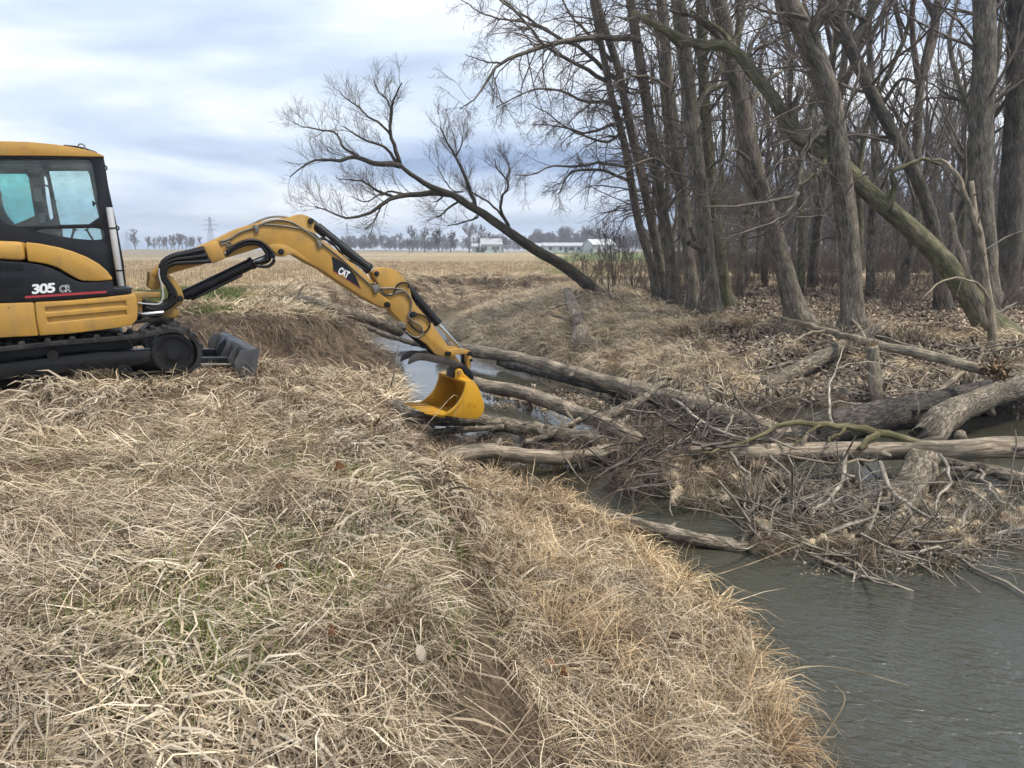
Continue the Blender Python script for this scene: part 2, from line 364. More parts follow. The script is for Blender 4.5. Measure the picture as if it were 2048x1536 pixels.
def build_water():
    xs = np.linspace(-9, 45, 109); ys = np.linspace(-8, 42, 101)
    X, Y = np.meshgrid(xs, ys); V = np.stack([X.ravel(), Y.ravel(), np.full(X.size, WZ)], 1)
    n, m = X.shape; idx = np.arange(n * m).reshape(n, m)
    q = np.stack([idx[:-1, :-1], idx[:-1, 1:], idx[1:, 1:], idx[1:, :-1]], -1).reshape(-1, 4)
    cx = (V[q[:, 0], 0] + V[q[:, 2], 0]) / 2; cyy = (V[q[:, 0], 1] + V[q[:, 2], 1]) / 2
    z, zone, dw, dt, left = terrain(cx, cyy)
    q = q[(zone == 3) | (dw < 1.0)]
    me = mesh_np('creek_water', V, [q])
    mt, t, b = new_mat('murky_creek_water')
    geo = N(t, 'ShaderNodeNewGeometry').outputs['Position']
    n0 = noise(t, geo, .55, 3, .5)
    c = ramp(t, [(.3, (.042, .034, .02)), (.5, (.056, .055, .039)), (.75, (.068, .07, .056))], n0.outputs[0]).outputs[0]
    t.links.new(c, b.inputs['Base Color']); b.inputs['Roughness'].default_value = .04; b.inputs['IOR'].default_value = 1.4
    b.inputs['Specular IOR Level'].default_value = 1.0
    fl = mapping(t, geo, (1, 1, 1), (0, 0, .5))
    w1 = noise(t, mapping(t, fl, (1, 2.0, 1)), 7, 3, .5, .8); w2 = noise(t, mapping(t, fl, (1, 1.6, 1)), 21, 2, .5, .4); w3 = noise(t, geo, 1.3, 2, .5)
    sep = N(t, 'ShaderNodeSeparateXYZ'); t.links.new(geo, sep.inputs[0])
    mr = N(t, 'ShaderNodeMapRange'); mr.interpolation_type = 'SMOOTHSTEP'; t.links.new(sep.outputs[1], mr.inputs[0])
    mr.inputs[1].default_value = 7.4; mr.inputs[2].default_value = 9.5; mr.inputs[3].default_value = 1.0; mr.inputs[4].default_value = .1      # riffle below the jam, still pool above it
    ad = N(t, 'ShaderNodeMath', operation='MULTIPLY_ADD'); t.links.new(w2.outputs[0], ad.inputs[0]); ad.inputs[1].default_value = .22; t.links.new(w1.outputs[0], ad.inputs[2])
    ad2 = N(t, 'ShaderNodeMath', operation='MULTIPLY_ADD'); t.links.new(w3.outputs[0], ad2.inputs[0]); ad2.inputs[1].default_value = 1.2; t.links.new(ad.outputs[0], ad2.inputs[2])
    ml = N(t, 'ShaderNodeMath', operation='MULTIPLY'); t.links.new(ad2.outputs[0], ml.inputs[0]); t.links.new(mr.outputs[0], ml.inputs[1])
    calm = ramp(t, [(.36, (.3, .3, .3)), (.6, (1, 1, 1))], noise(t, mapping(t, geo, (1, .6, 1)), .9, 2).outputs[0]).outputs[0]
    mc = N(t, 'ShaderNodeMath', operation='MULTIPLY'); t.links.new(ml.outputs[0], mc.inputs[0]); t.links.new(calm, mc.inputs[1])
    bump(t, b, mc.outputs[0], .8, .05)
    o = link('creek_water', me, mt); tag(o, 'murky grey green creek water', 'water', kind='structure')
build_water()
# ------------------------------------------------------------------ excavator
def paint(name, col, rough=.42, dirt=.35, dirtcol=(.20, .15, .09), metal=0.0, scale=5, spec=.5):
    m, t, b = new_mat(name)
    tc = N(t, 'ShaderNodeTexCoord').outputs['Object']
    n1 = noise(t, tc, scale, 6, .65); n2 = noise(t, tc, scale * 9, 4, .7); n3 = noise(t, tc, 1.3, 3)
    f = ramp(t, [(.42, (0, 0, 0)), (.58, (dirt * .35,) * 3), (.75, (dirt,) * 3)], n1.outputs[0]).outputs[0]
    sp = ramp(t, [(.62, (0, 0, 0)), (.7, (dirt,) * 3)], n2.outputs[0]).outputs[0]
    fad = ramp(t, [(.3, (.86, .86, .86)), (.7, (1.08, 1.08, 1.06))], n3.outputs[0]).outputs[0]
    c = mixc(t, 1, col, fad, 'MULTIPLY')
    n4 = noise(t, mapping(t, tc, (7, 7, .9)), 1.6, 4, .7)                         # rain streaks of dust
    sk = ramp(t, [(.5, (0, 0, 0)), (.72, (dirt * .6,) * 3)], n4.outputs[0]).outputs[0]
    c = mixc(t, sk, c, tuple(min(1, x * 1.3) for x in dirtcol))
    c = mixc(t, f, c, dirtcol); c = mixc(t, sp, c, tuple(x * .6 for x in dirtcol))
    t.links.new(c, b.inputs['Base Color']); b.inputs['Metallic'].default_value = metal
    b.inputs['Specular IOR Level'].default_value = spec
    rr = ramp(t, [(.3, (rough - .1,) * 3), (.7, (rough + .2,) * 3)], n1.outputs[0]).outputs[0]
    t.links.new(rr, b.inputs['Roughness'])
    bump(t, b, n2.outputs[0], .12, .004)
    return m
M['yellow'] = paint('machine_yellow_paint', (.45, .245, .038), .5, .65, (.18, .125, .07))
M['yellow_worn'] = paint('worn_yellow_paint', (.34, .20, .04), .55, .8, (.10, .075, .045))
M['bucket_yellow'] = paint('bucket_yellow_paint', (.52, .265, .010), .4, .25, (.24, .13, .03))
M['black'] = paint('machine_black_paint', (.007, .008, .011), .36, .1, (.05, .048, .045), spec=.28)
M['black_metal'] = paint('black_cylinder_paint', (.006, .0065, .008), .34, .15, (.06, .05, .04), spec=.3)
M['rubber'] = paint('dusty_black_rubber', (.012, .012, .013), .75, .55, (.10, .09, .078), spec=.25)
M['hose'] = paint('black_hose_rubber', (.006, .006, .007), .45, .12, (.05, .045, .04), spec=.3)
M['pipe'] = paint('grey_steel_pipe', (.18, .165, .14), .45, .4, (.08, .07, .05), metal=.3)
M['chrome'] = paint('chrome_rod', (.62, .62, .62), .2, .1, metal=1.0)
M['blade_steel'] = paint('worn_blade_steel', (.035, .035, .037), .5, .5, (.15, .145, .14))
M['thumb_steel'] = paint('rusty_dark_steel', (.03, .024, .022), .45, .5, (.09, .07, .055))
M['red'] = paint('red_stripe', (.32, .025, .035), .4, .1)
M['white'] = paint('white_lettering', (.72, .73, .74), .5, .1)
M['grey_tube'] = paint('grey_plastic_tube', (.47, .48, .50), .5, .25, (.25, .24, .22))
M['seat'] = paint('dark_seat_cloth', (.03, .034, .036), .9, .1)
M['sticker'] = paint('faded_sticker', (.12, .15, .15), .6, .3)
M['leafpale'] = paint('pale_dead_leaf', (.42, .37, .29), .8, .3)
def glass_mat(name, tint):
    m = bpy.data.materials.new(name); m.use_nodes = True; t = m.node_tree; t.nodes.clear()
    o = N(t, 'ShaderNodeOutputMaterial'); tr = N(t, 'ShaderNodeBsdfTransparent'); gl = N(t, 'ShaderNodeBsdfGlossy'); mx = N(t, 'ShaderNodeMixShader'); df = N(t, 'ShaderNodeBsdfDiffuse'); m2 = N(t, 'ShaderNodeMixShader')
    tr.inputs[0].default_value = (*tint, 1); gl.inputs['Roughness'].default_value = .04; df.inputs[0].default_value = (.5, .52, .48, 1)
    fr = N(t, 'ShaderNodeFresnel'); fr.inputs[0].default_value = 1.45
    n = noise(t, N(t, 'ShaderNodeTexCoord').outputs['Object'], 6, 5, .7)
    dr = ramp(t, [(.4, (.0, .0, .0)), (.8, (.16, .16, .16))], n.outputs[0]).outputs[0]                # dust on the pane
    t.links.new(fr.outputs[0], mx.inputs[0]); t.links.new(tr.outputs[0], mx.inputs[1]); t.links.new(gl.outputs[0], mx.inputs[2])
    t.links.new(dr, m2.inputs[0]); t.links.new(mx.outputs[0], m2.inputs[1]); t.links.new(df.outputs[0], m2.inputs[2]); t.links.new(m2.outputs[0], o.inputs[0])
    return m
M['glass'] = glass_mat('cab_glass', (.86, .95, .95)); M['glass_teal'] = glass_mat('teal_tinted_glass', (.50, .80, .77))

EX_O = Vector((-5.05, 8.12, 0.02)); EX_H = math.radians(30); EX_P = math.radians(2.75)
EXM = Matrix.Translation(EX_O) @ Matrix.Rotation(EX_H, 4, 'Z') @ Matrix.Rotation(-EX_P, 4, 'Y')
EXI = np.array(EXM.inverted())
def ml(p, r):
    """picture point -> (forward, up) in the machine's upright plane r metres right of its centre line"""
    o = EXI @ np.append(EYE, 1); d = EXI[:3, :3] @ ray(*p)
    t = (-r - o[1]) / d[1]; q = o[:3] + d * t
    return (q[0], q[2])
Z1 = lambda l: [(x * .33857, 260 + y * .33857) for x, y in l]
Z2 = lambda l: [(260 + x * .24414, 410 + y * .24414) for x, y in l]
Z3 = lambda l: [(640 + x * .24737, 480 + y * .24737) for x, y in l]
Z4 = lambda l: [(790 + x * .13673, 640 + y * .13673) for x, y in l]
Z5 = lambda l: [(240 + x * .20833, 420 + y * .20833) for x, y in l]
Z6 = lambda l: [(x * .1953, 470 + y * .1953) for x, y in l]
Z7 = lambda l: [(x * .14972, 270 + y * .14972) for x, y in l]
def pr(px, r): return [ml(p, r) for p in px]
def rnd(pts, it=1, keep=()):
    """round a closed outline off (corner cutting)"""
    for _ in range(it):
        o = []
        n = len(pts)
        for i in range(n):
            a = np.array(pts[i]); b = np.array(pts[(i + 1) % n]); o += [tuple(a * .75 + b * .25), tuple(a * .25 + b * .75)]
        pts = o
    return pts
def finish(bm, name, mat, parent, bev=.006, ang=30, seg=2):
    bmesh.ops.remove_doubles(bm, verts=bm.verts, dist=1e-5)
    bmesh.ops.recalc_face_normals(bm, faces=bm.faces)
    if bev:
        es = [e for e in bm.edges if len(e.link_faces) == 2 and e.calc_face_angle(0) > math.radians(ang)]
        if es:
            try: bmesh.ops.bevel(bm, geom=es, offset=bev, segments=seg, profile=.5, affect='EDGES', clamp_overlap=True)
            except Exception: pass
    me = bpy.data.meshes.new(name); bm.to_mesh(me); bm.free()
    me.polygons.foreach_set('use_smooth', np.ones(len(me.polygons), bool)); me.set_sharp_from_angle(angle=math.radians(38))
    return link(name, me, mat, parent)
def extr(name, uw, r0, r1, mat, parent, bev=.006, holes=None):
    bm = bmesh.new()
    if not holes:
        a = [bm.verts.new((u, -r0, w_)) for u, w_ in uw]; b = [bm.verts.new((u, -r1, w_)) for u, w_ in uw]; n = len(uw)
        bm.faces.new(a); bm.faces.new(b[::-1])
        for i in range(n): bm.faces.new([a[i], b[i], b[(i + 1) % n], a[(i + 1) % n]])
    else:
        loops = [uw] + holes; es = []; rings = []
        for lp in loops:
            vs = [bm.verts.new((u, -r0, w_)) for u, w_ in lp]; rings.append(vs)
            es += [bm.edges.new((vs[i], vs[(i + 1) % len(vs)])) for i in range(len(vs))]
        bmesh.ops.triangle_fill(bm, use_beauty=True, use_dissolve=False, edges=es)
        fs = list(bm.faces); mp = {}
        for v in list(bm.verts): mp[v] = bm.verts.new((v.co.x, -r1, v.co.z))
        for f in fs: bm.faces.new([mp[v] for v in f.verts][::-1])
        for vs in rings:
            for i in range(len(vs)):
                p, q = vs[i], vs[(i + 1) % len(vs)]; bm.faces.new([p, q, mp[q], mp[p]])
        bmesh.ops.dissolve_limit(bm, angle_limit=.01, verts=bm.verts, edges=bm.edges)
    return finish(bm, name, mat, parent, bev)
def box(name, lo, hi, mat, parent, bev=.008):
    bm = bmesh.new(); bmesh.ops.create_cube(bm, size=1)
    for v in bm.verts: v.co = Vector([(l + h) / 2 + c * (h - l) for l, h, c in zip(lo, hi, v.co)])
    return finish(bm, name, mat, parent, bev)
def pipe(name, pts, rad, mat, parent, S=8, K=None):
    """pts (u, w, r)"""
    p = np.array([(a, -c, b) for a, b, c in pts]); p = catmull(p, K or max(2, len(pts) * 5))
    V, q, bk = tubes(p[None], np.full((1, len(p)), rad), S, cap=True)
    return link(name, mesh_np(name, V, [q], {'bk': bk}), mat, parent)
def cylz(name, segs, mat, parent, S=20):
    """turned part along a line: segs [((u,w,r), radius), ...]"""
    p = np.array([(a[0], -a[2], a[1]) for a, _ in segs]); R = np.array([r for _, r in segs])
    P2 = []; R2 = []
    for i in range(len(p)):
        if i and abs(R[i] - R[i - 1]) > 1e-4:
            P2.append(p[i] - (p[i] - p[i - 1]) * 1e-3); R2.append(R[i - 1])
        P2.append(p[i]); R2.append(R[i])
    d = unit(p[-1] - p[0]); P2 = np.array(P2)
    ref = np.array([0, 0, 1.0]) if abs(d[2]) < .8 else np.array([0, 1.0, 0]); n1 = unit(np.cross(d, ref)); n2 = np.cross(d, n1)
    bm = bmesh.new(); rings = []
    for c, r in zip(P2, R2):
        rings.append([bm.verts.new(c + r * (math.cos(a) * n1 + math.sin(a) * n2)) for a in np.arange(S) / S * 2 * math.pi])
    for a, b in zip(rings, rings[1:]):
        for i in range(S): bm.faces.new([a[i], a[(i + 1) % S], b[(i + 1) % S], b[i]])
    bm.faces.new(rings[0][::-1]); bm.faces.new(rings[-1])
    return finish(bm, name, mat, parent, .003, 50)
def pin(name, p, r, rad, half, mat, parent):
    u, w_ = ml(p, r + half); return cylz(name, [((u, w_, r - half), rad), ((u, w_, r + half), rad)], mat, parent, 18)
def lettering(name, txt, p0, p1, hgt_px, r, mat, parent, bold=.0, shear=0.0, proud=.0015, spacing=1.0):
    cu = bpy.data.curves.new(name, 'FONT'); cu.body = txt; cu.extrude = .5; cu.offset = bold; cu.space_character = spacing; cu.shear = shear; cu.resolution_u = 4
    tmp = bpy.data.objects.new('tmp', cu); me = bpy.data.meshes.new_from_object(tmp); bpy.data.objects.remove(tmp)
    co = np.zeros(len(me.vertices) * 3, np.float32); me.vertices.foreach_get('co', co); co = co.reshape(-1, 3)
    x0, x1 = co[:, 0].min(), co[:, 0].max(); y0, y1 = co[:, 1].min(), co[:, 1].max()
    a = np.array(ml(p0, r)); b = np.array(ml(p1, r)); c = np.array(ml(hgt_px, r))      # base left, base right, top left
    s = (co[:, 0] - x0) / (x1 - x0); v = (co[:, 1] - y0) / (y1 - y0)
    uw = a + s[:, None] * (b - a) + v[:, None] * (c - a)
    out = np.stack([uw[:, 0], -(r + proud * np.where(co[:, 2] > 0, 1.0, -1.0)), uw[:, 1]], 1)
    me.vertices.foreach_set('co', out.astype(np.float32).ravel()); me.update(); me.name = name
    return link(name, me, mat, parent)

def build_excavator():
    ex = empty('mini_excavator'); ex.matrix_world = EXM
    tag(ex, 'yellow and black mini excavator reaching its bucket over the creek', 'excavator')
    Y, K, YW = M['yellow'], M['black'], M['yellow_worn']
    # ---------------- tracks
    def track(r0, r1):
        zc, R, u0, u1 = .285, .275, -1.02, 1.12
        out = []
        for a in np.linspace(-90, 90, 17): out.append((u1 + R * math.cos(math.radians(a)), zc + R * math.sin(math.radians(a))))
        for s in np.linspace(0, 1, 9)[1:-1]: out.append((u1 + (u0 - u1) * s, zc + R - .035 * math.sin(math.pi * s) - .012 * math.sin(3 * math.pi * s)))
        for a in np.linspace(90, 270, 17): out.append((u0 + R * math.cos(math.radians(a)), zc + R * math.sin(math.radians(a))))
        cen = np.mean(out, 0); inn = []
        o = np.array(out); tg = unit(np.roll(o, -1, 0) - np.roll(o, 1, 0)); nr = np.stack([-tg[:, 1], tg[:, 0]], 1)
        inn = o + nr * .045
        bm = bmesh.new(); n = len(o); rings = []
        for pts, r in ((o, r0), (o, r1), (inn, r1), (inn, r0)):
            rings.append([bm.verts.new((p[0], -r, p[1])) for p in pts])
        for a, b in zip(rings, rings[1:] + rings[:1]):
            for i in range(n): bm.faces.new([a[i], a[(i + 1) % n], b[(i + 1) % n], b[i]])
        # moulded lugs all round the belt
        d = np.concatenate([[0], np.cumsum(np.linalg.norm(np.diff(np.vstack([o, o[:1]]), axis=0), axis=1))]); tot = d[-1]; oc = np.vstack([o, o[:1]])
        for j in range(56):
            s = (j + .5) / 56 * tot; i = np.searchsorted(d, s) - 1; f = (s - d[i]) / (d[i + 1] - d[i]); c = oc[i] + (oc[i + 1] - oc[i]) * f; t = unit(oc[i + 1] - oc[i]); nn = -np.array([-t[1], t[0]])
            ra, rb = (r0, r0 + (r1 - r0) * .62) if j % 2 else (r0 + (r1 - r0) * .38, r1)
            vs = []
            for r in (ra, rb):
                for k, h in ((-.034, -.01), (.034, -.01), (.022, .032), (-.022, .032)):
                    p = c + t * k + nn * h; vs.append(bm.verts.new((p[0], -r, p[1])))
            for fidx in ((0, 1, 2, 3), (7, 6, 5, 4), (0, 4, 5, 1), (1, 5, 6, 2), (2, 6, 7, 3), (3, 7, 4, 0)): bm.faces.new([vs[x] for x in fidx])
        tr = finish(bm, 'track', M['rubber'], ex, .006, 40, 1)
        rm = (r0 + r1) / 2; hw = (r1 - r0) * .36
        for u, rad, nm in ((u1, .215, 'idler_wheel'), (u0, .20, 'drive_sprocket'), (.62, .085, 'track_roller'), (.22, .085, 'track_roller'), (-.18, .085, 'track_roller'), (-.58, .085, 'track_roller')):
            z = zc if rad > .1 else .14
            wl = cylz(nm, [((u, z, rm - hw), rad), ((u, z, rm - hw * .3), rad), ((u, z, rm - hw * .3), rad * .9), ((u, z, rm + hw * .3), rad * .9), ((u, z, rm + hw * .3), rad), ((u, z, rm + hw), rad), ((u, z, rm + hw + .004), rad * .78), ((u, z, rm + hw - .03), rad * .7), ((u, z, rm + hw - .03), rad * .3), ((u, z, rm + hw + .02), rad * .26)], M['black_metal'], tr)
        fr = [(-.85, .12), (-.75, .2), (-.7, .36), (.4, .38), (.95, .34), (1.02, .28), (.92, .22), (.7, .2), (-.5, .2)]
        extr('track_frame', fr, rm - .12, rm + .12, M['black_metal'], tr, .02)
        return tr
    t_near = track(.59, .99); track(-.99, -.59)
    cylz('roller_cap', [((.02, .40, .86), .05), ((.02, .40, .925), .05)], M['rubber'], t_near)
    extr('centre_frame', [(-.8, .25), (.8, .25), (.7, .5), (.3, .56), (-.3, .56), (-.7, .5)], -.6, .6, M['black_metal'], ex, .02)
    cylz('swing_bearing', [((0, .52, 0), .42), ((0, .64, 0), .42)], M['black_metal'], ex, 32)
    # ---------------- dozer blade
    k0 = len(COL.objects)
    bl = extr('dozer_blade', [(1.86, .02), (1.93, .01), (1.935, .1), (1.98, .2), (2.03, .3), (2.08, .37), (1.97, .375), (1.93, .3), (1.89, .18), (1.86, .1)], -.97, .97, M['blade_steel'], ex, .008)
    for r in (-.45, .0, .45):
        extr('blade_rib', [(1.95, .36), (1.87, .30), (1.78, .16), (1.76, .04), (1.88, .05), (1.90, .2)], r - .015, r + .015, M['blade_steel'], bl, .003)
    for r in (-.98, .98):
        extr('blade_end_plate', [(1.80, .02), (2.0, .01), (2.09, .38), (1.88, .37), (1.80, .25)], r - .012, r + .012, M['blade_steel'], bl, .003)
    for r in (-.42, .42):
        extr('blade_arm', [(.75, .2), (1.82, .12), (1.82, .24), (.75, .36)], r - .05, r + .05, M['black_metal'], bl, .01)
    pipe('blade_pipe', [(1.2, .22, .55), (1.5, .20, .52), (1.84, .15, .46)], .018, M['pipe'], bl)
    for o in list(COL.objects)[k0:]:
        if o == bl: o.location = (-.09, 0, -.13)
    # ---------------- house
    RS = .95
    top0, bot0 = ml((0, 607), RS), ml((0, 674), RS)
    up = [(-1.05, top0[1]), *pr(Z6([(0, 703), (350, 692), (700, 674), (1050, 643), (1372, 606)]), RS)]
    fr = pr(Z6([(1396, 650), (1408, 780), (1398, 860), (1350, 915)]), RS)
    lo = [*pr(Z6([(1200, 948), (700, 1008), (400, 1028), (0, 1048)]), RS), (-1.05, bot0[1])]
    hb = extr('house_body', [(u - .01, w_) for u, w_ in up + fr + lo], -.94, RS - .012, M['yellow'], ex, .03)
    # outer skirt panels: rear one, and the front one with two pressed recesses
    extr('side_skirt', [(-1.05, top0[1] + .002)] + pr(Z6([(0, 700), (345, 690), (362, 860), (395, 1032), (0, 1052)]), RS) + [(-1.05, bot0[1])], RS - .02, RS + .012, Y, hb, .014)
    extr('side_skirt', pr(Z6([(358, 688), (700, 671), (1050, 640), (1378, 602), (1400, 650), (1412, 780), (1402, 868), (1352, 920), (1200, 952), (700, 1012), (408, 1031), (375, 870)]), RS), RS - .02, RS + .012, Y, hb, .012,
         holes=[pr(Z6([(462, 742), (1284, 676), (1296, 724), (470, 794)]), RS), pr(Z6([(482, 846), (1290, 772), (1300, 818), (488, 902)]), RS)])
    cylz('skirt_bolt', [((*ml((17.5, 615), RS), RS + .008), .006), ((*ml((17.5, 615), RS), RS + .016), .006)], K, hb, 8)
    # dark side cover with the louvres and lettering
    cov = [(-1.0, top0[1] + .40)] + pr(Z6([(0, 262), (270, 285), (400, 302), (520, 337), (620, 382), (720, 442), (800, 477), (850, 487), (1000, 482), (1150, 468), (1172, 548), (1345, 550), (1352, 598), (1100, 626), (700, 662), (350, 684), (0, 694)]), RS) + [(-1.0, top0[1])]
    cv = extr('side_cover', cov, .3, RS - .005, K, ex, .008)
    bars = []
    for (y0, y1) in ((285, 362), (440, 520), (612, 682)):
        bm = bmesh.new()
        for k in range(30):
            x = -330 + k * 19.2
            a = pr(Z6([(x, y0 + x * .02), (x + 9, y0 + x * .02), (x + 13, y1 - x * .03), (x + 4, y1 - x * .03)]), RS)
            va = [bm.verts.new((u, -(RS + .006), z)) for u, z in a]; vb = [bm.verts.new((u, -(RS - .01), z)) for u, z in a]
            bm.faces.new(va)
            for i in range(4): bm.faces.new([va[i], vb[i], vb[(i + 1) % 4], va[(i + 1) % 4]])
        finish(bm, 'louvre_grille', M['black_metal'], cv, 0)
    extr('red_stripe', pr(Z6([(255, 626), (1090, 570), (1090, 594), (255, 650)]), RS), RS - .01, RS - .002, M['red'], cv, 0)
    lettering('lettering', '305', (64.0, 588.5), (110.5, 585.0), (64.0, 568.5), RS - .004, M['white'], cv, .035, spacing=.88)
    lettering('lettering', 'CR', (118.8, 585.6), (142.9, 583.8), (118.8, 570.6), RS - .0052, M['white'], cv, .045, spacing=.95)
    lettering('lettering', 'CR', (119.8, 584.8), (142.0, 583.1), (119.8, 571.4), RS - .0038, K, cv, .0, spacing=1.02)
    box('step_plate', (ml((229, 577), .8)[0], -.94, ml((229, 577), .8)[1] - .02), (ml((263, 577), .8)[0], -.45, ml((229, 577), .8)[1] + .004), M['black_metal'], cv)
    # yellow hood over tank and engine, in two pieces
    hoodf = pr(Z6([(258, 72), (400, 88), (600, 127), (750, 172), (900, 232), (1020, 302), (1100, 372), (1148, 438), (1158, 462), (1000, 474), (850, 470), (790, 450), (700, 398), (600, 338), (480, 298), (350, 277), (284, 270)]), RS)
    hoodr = [(-1.0, top0[1] + .66)] + pr(Z6([(0, 60), (238, 70), (258, 170), (268, 266), (0, 252)]), RS) + [(-1.0, top0[1] + .39)]
    extr('hood_panel', hoodf, .16, RS + .004, Y, ex, .045)
    extr('hood_panel', hoodr, .16, RS + .004, Y, ex, .045)
    # ---------------- cab
    RC, RF = .15, -.86
    cab = empty('cab'); cab.parent = ex
    outer = pr(Z1([(-330, 148), (300, 150), (612, 156), (620, 200), (640, 330), (690, 560), (730, 780), (748, 940), (700, 985), (-330, 985)]), RC)
    h1 = rnd(pr(Z7([(-900, 330), (1080, 325), (1225, 335), (1250, 480), (1300, 800), (1348, 1186), (700, 1205), (260, 1218), (110, 1195), (0, 1110), (-60, 1000), (-900, 960)]), RC), 1)
    h2 = rnd(pr(Z7([(400, 1262), (900, 1248), (1370, 1236), (1396, 1330), (1380, 1392), (1250, 1402), (1000, 1385), (700, 1328)]), RC), 1)
    extr('side_frame', outer, RC, RC - .055, K, cab, .01, holes=[h1, h2])
    extr('window', h1, RC - .02, RC - .026, M['glass'], cab, 0)
    extr('window', h2, RC - .02, RC - .026, M['glass'], cab, 0)
    extr('window_bar', pr(Z7([(540, 330), (568, 330), (652, 1205), (622, 1205)]), RC), RC - .03, RC - .05, K, cab, .004)
    outf = [ (u, w_) for u, w_ in pr(Z1([(-330, 148), (300, 150), (612, 156), (620, 200), (640, 330), (690, 560), (730, 780), (748, 940), (700, 985), (-330, 985)]), RC)]
    f1 = rnd(pr(Z7([(-900, 515), (250, 515), (372, 515), (400, 700), (485, 1205), (-900, 1235)]), RF), 1)
    f2 = pr(Z7([(572, 590), (585, 552), (612, 552), (630, 610), (712, 1105), (685, 1134), (664, 1110)]), RF)
    f3 = pr(Z7([(656, 478), (1170, 478), (1196, 520), (1250, 800), (1342, 1186), (808, 1198)]), RF)
    f4 = pr(Z7([(832, 1252), (1338, 1242), (1368, 1400), (845, 1420)]), RF)
    extr('door_frame', outf, RF, RF - .05, K, cab, .01, holes=[f1, f2, f3, f4])
    for f in (f1, f3, f4): extr('window', f, RF - .02, RF - .026, M['glass_teal' if f is f1 else 'glass'], cab, 0)
    extr('header_rail', pr(Z1([(-330, 148), (300, 150), (612, 156), (615, 175), (300, 178), (-330, 178)]), RC), RC - .06, RF, K, cab, .01)
    extr('front_sill', pr(Z1([(726, 800), (742, 940), (700, 980), (640, 980), (650, 900)]), RC), RC - .06, RF, K, cab, .01)
    extr('windscreen', [ml(p, RC) for p in Z1([(621, 200), (640, 330), (690, 560), (727, 780), (721, 780), (684, 560), (634, 330), (615, 200)])], RC - .07, RF + .01, M['glass'], cab, 0)
    extr('cab_floor', pr(Z1([(-330, 860), (690, 860), (700, 985), (-330, 985)]), RC), RC - .06, RF, K, cab, .01)
    rf = extr('cab_roof', rnd(pr(Z1([(-330, 72), (0, 66), (170, 71), (320, 85), (430, 101), (530, 122), (585, 140), (617, 156), (610, 160), (300, 154), (0, 152), (-330, 152)]), RC), 0), RC + .02, RF - .03, Y, cab, .035)
    e0 = ml(Z7([(1090, 160)])[0], -.1)
    th = np.linspace(0, 2 * math.pi, 14)
    pipe('lifting_eye', [(e0[0] + .032 * math.cos(a), e0[1] + .032 * math.sin(a), -.1) for a in th], .008, M['pipe'], rf, 6, 28)
    extr('roof_hatch', [ (u, w_ ) for u, w_ in pr(Z7([(850, 143), (1000, 155), (1120, 180), (1260, 228), (1300, 245), (1290, 256), (1100, 190), (850, 152)]), -.2)], -.1, -.65, K, rf, .003)
    for z in ([(1400, 412), (1440, 437)], [(1556, 1218), (1600, 1242)]):
        c = ml(Z7([z[1]])[0], RC); pipe('mirror_bracket', [(c[0] - .03 + .022 * math.cos(a), c[1] + .022 * math.sin(a), RC - .02) for a in th], .009, K, cab, 6, 24)
        pipe('mirror_bracket', [(c[0] - .09, c[1] + .005, RC - .02), (c[0] - .04, c[1], RC - .02)], .012, K, cab, 6)
    l0 = ml(Z7([(1250, 915)])[0], RC)
    extr('window_latch', pr(Z7([(1228, 880), (1255, 882), (1260, 900), (1290, 905), (1290, 925), (1262, 928), (1265, 950), (1240, 952)]), RC), RC + .012, RC - .01, K, cab, .003)
    tb = [ml(p, RC + .04) for p in (Z7([(1460, 968)])[0], Z7([(1493, 1180)])[0], Z6([(1195, 170)])[0], Z6([(1240, 522)])[0])]
    tube = cylz('document_tube', [((tb[0][0], tb[0][1], RC + .045), .034), ((tb[3][0], tb[3][1], RC + .045), .034)], M['grey_tube'], cab)
    for s in (.26, .8):
        a = np.array(tb[0]) * (1 - s) + np.array(tb[3]) * s; d = unit(np.array(tb[3]) - np.array(tb[0])) * .008
        cylz('strap', [((a[0] - d[0], a[1] - d[1], RC + .045), .039), ((a[0] + d[0], a[1] + d[1], RC + .045), .039)], K, tube)
    for q in ([(440, 700), (545, 700), (580, 885), (470, 890)], [(510, 1040), (600, 1040), (615, 1165), (530, 1168)]):
        extr('sticker', pr(Z7(q), RC), RC - .03, RC - .032, M['sticker'], cab, 0)
    st = extr('seat', rnd(pr(Z7([(-420, 700), (-150, 640), (-10, 700), (10, 900), (60, 1050), (220, 1230), (420, 1260), (520, 1330), (500, 1500), (-420, 1500)]), -.35), 1), -.12, -.6, M['seat'], cab, .03)
    extr('console', rnd(pr(Z7([(420, 1240), (760, 1255), (810, 1300), (820, 1480), (380, 1480)]), -.1), 1), .02, -.14, M['seat'], cab, .02)
    for a, b, k in (((950, 1400), (985, 1275), (1000, 1250)), ((1240, 1400), (1165, 1275), (1150, 1255))):
        r = -.1 if a[0] < 1000 else -.55
        A, B, C = (ml(Z7([x])[0], r) for x in (a, b, k))
        lv = pipe('control_lever', [(*A, r), (*B, r)], .013, K, cab, 8)
        cylz('lever_knob', [((*B, r), .018), ((B[0] * .6 + C[0] * .4, B[1] * .6 + C[1] * .4, r), .03), ((*C, r), .026)], K, lv)
    # handrail behind the pane
    pipe('handrail', [(*ml(Z7([p])[0], -.7), -.7) for p in ((590, 670), (640, 685), (675, 730), (690, 800), (745, 900))], .011, K, cab)
    # ---------------- boom swing post
    RB = .10
    sp = empty('swing_post'); sp.parent = ex
    extr('swing_bracket', pr(Z5([(90, 800), (250, 792), (388, 784), (390, 838), (215, 850), (215, 985), (150, 1000), (90, 1000)]), RB + .2), RB + .2, RB - .2, YW, sp, .012)
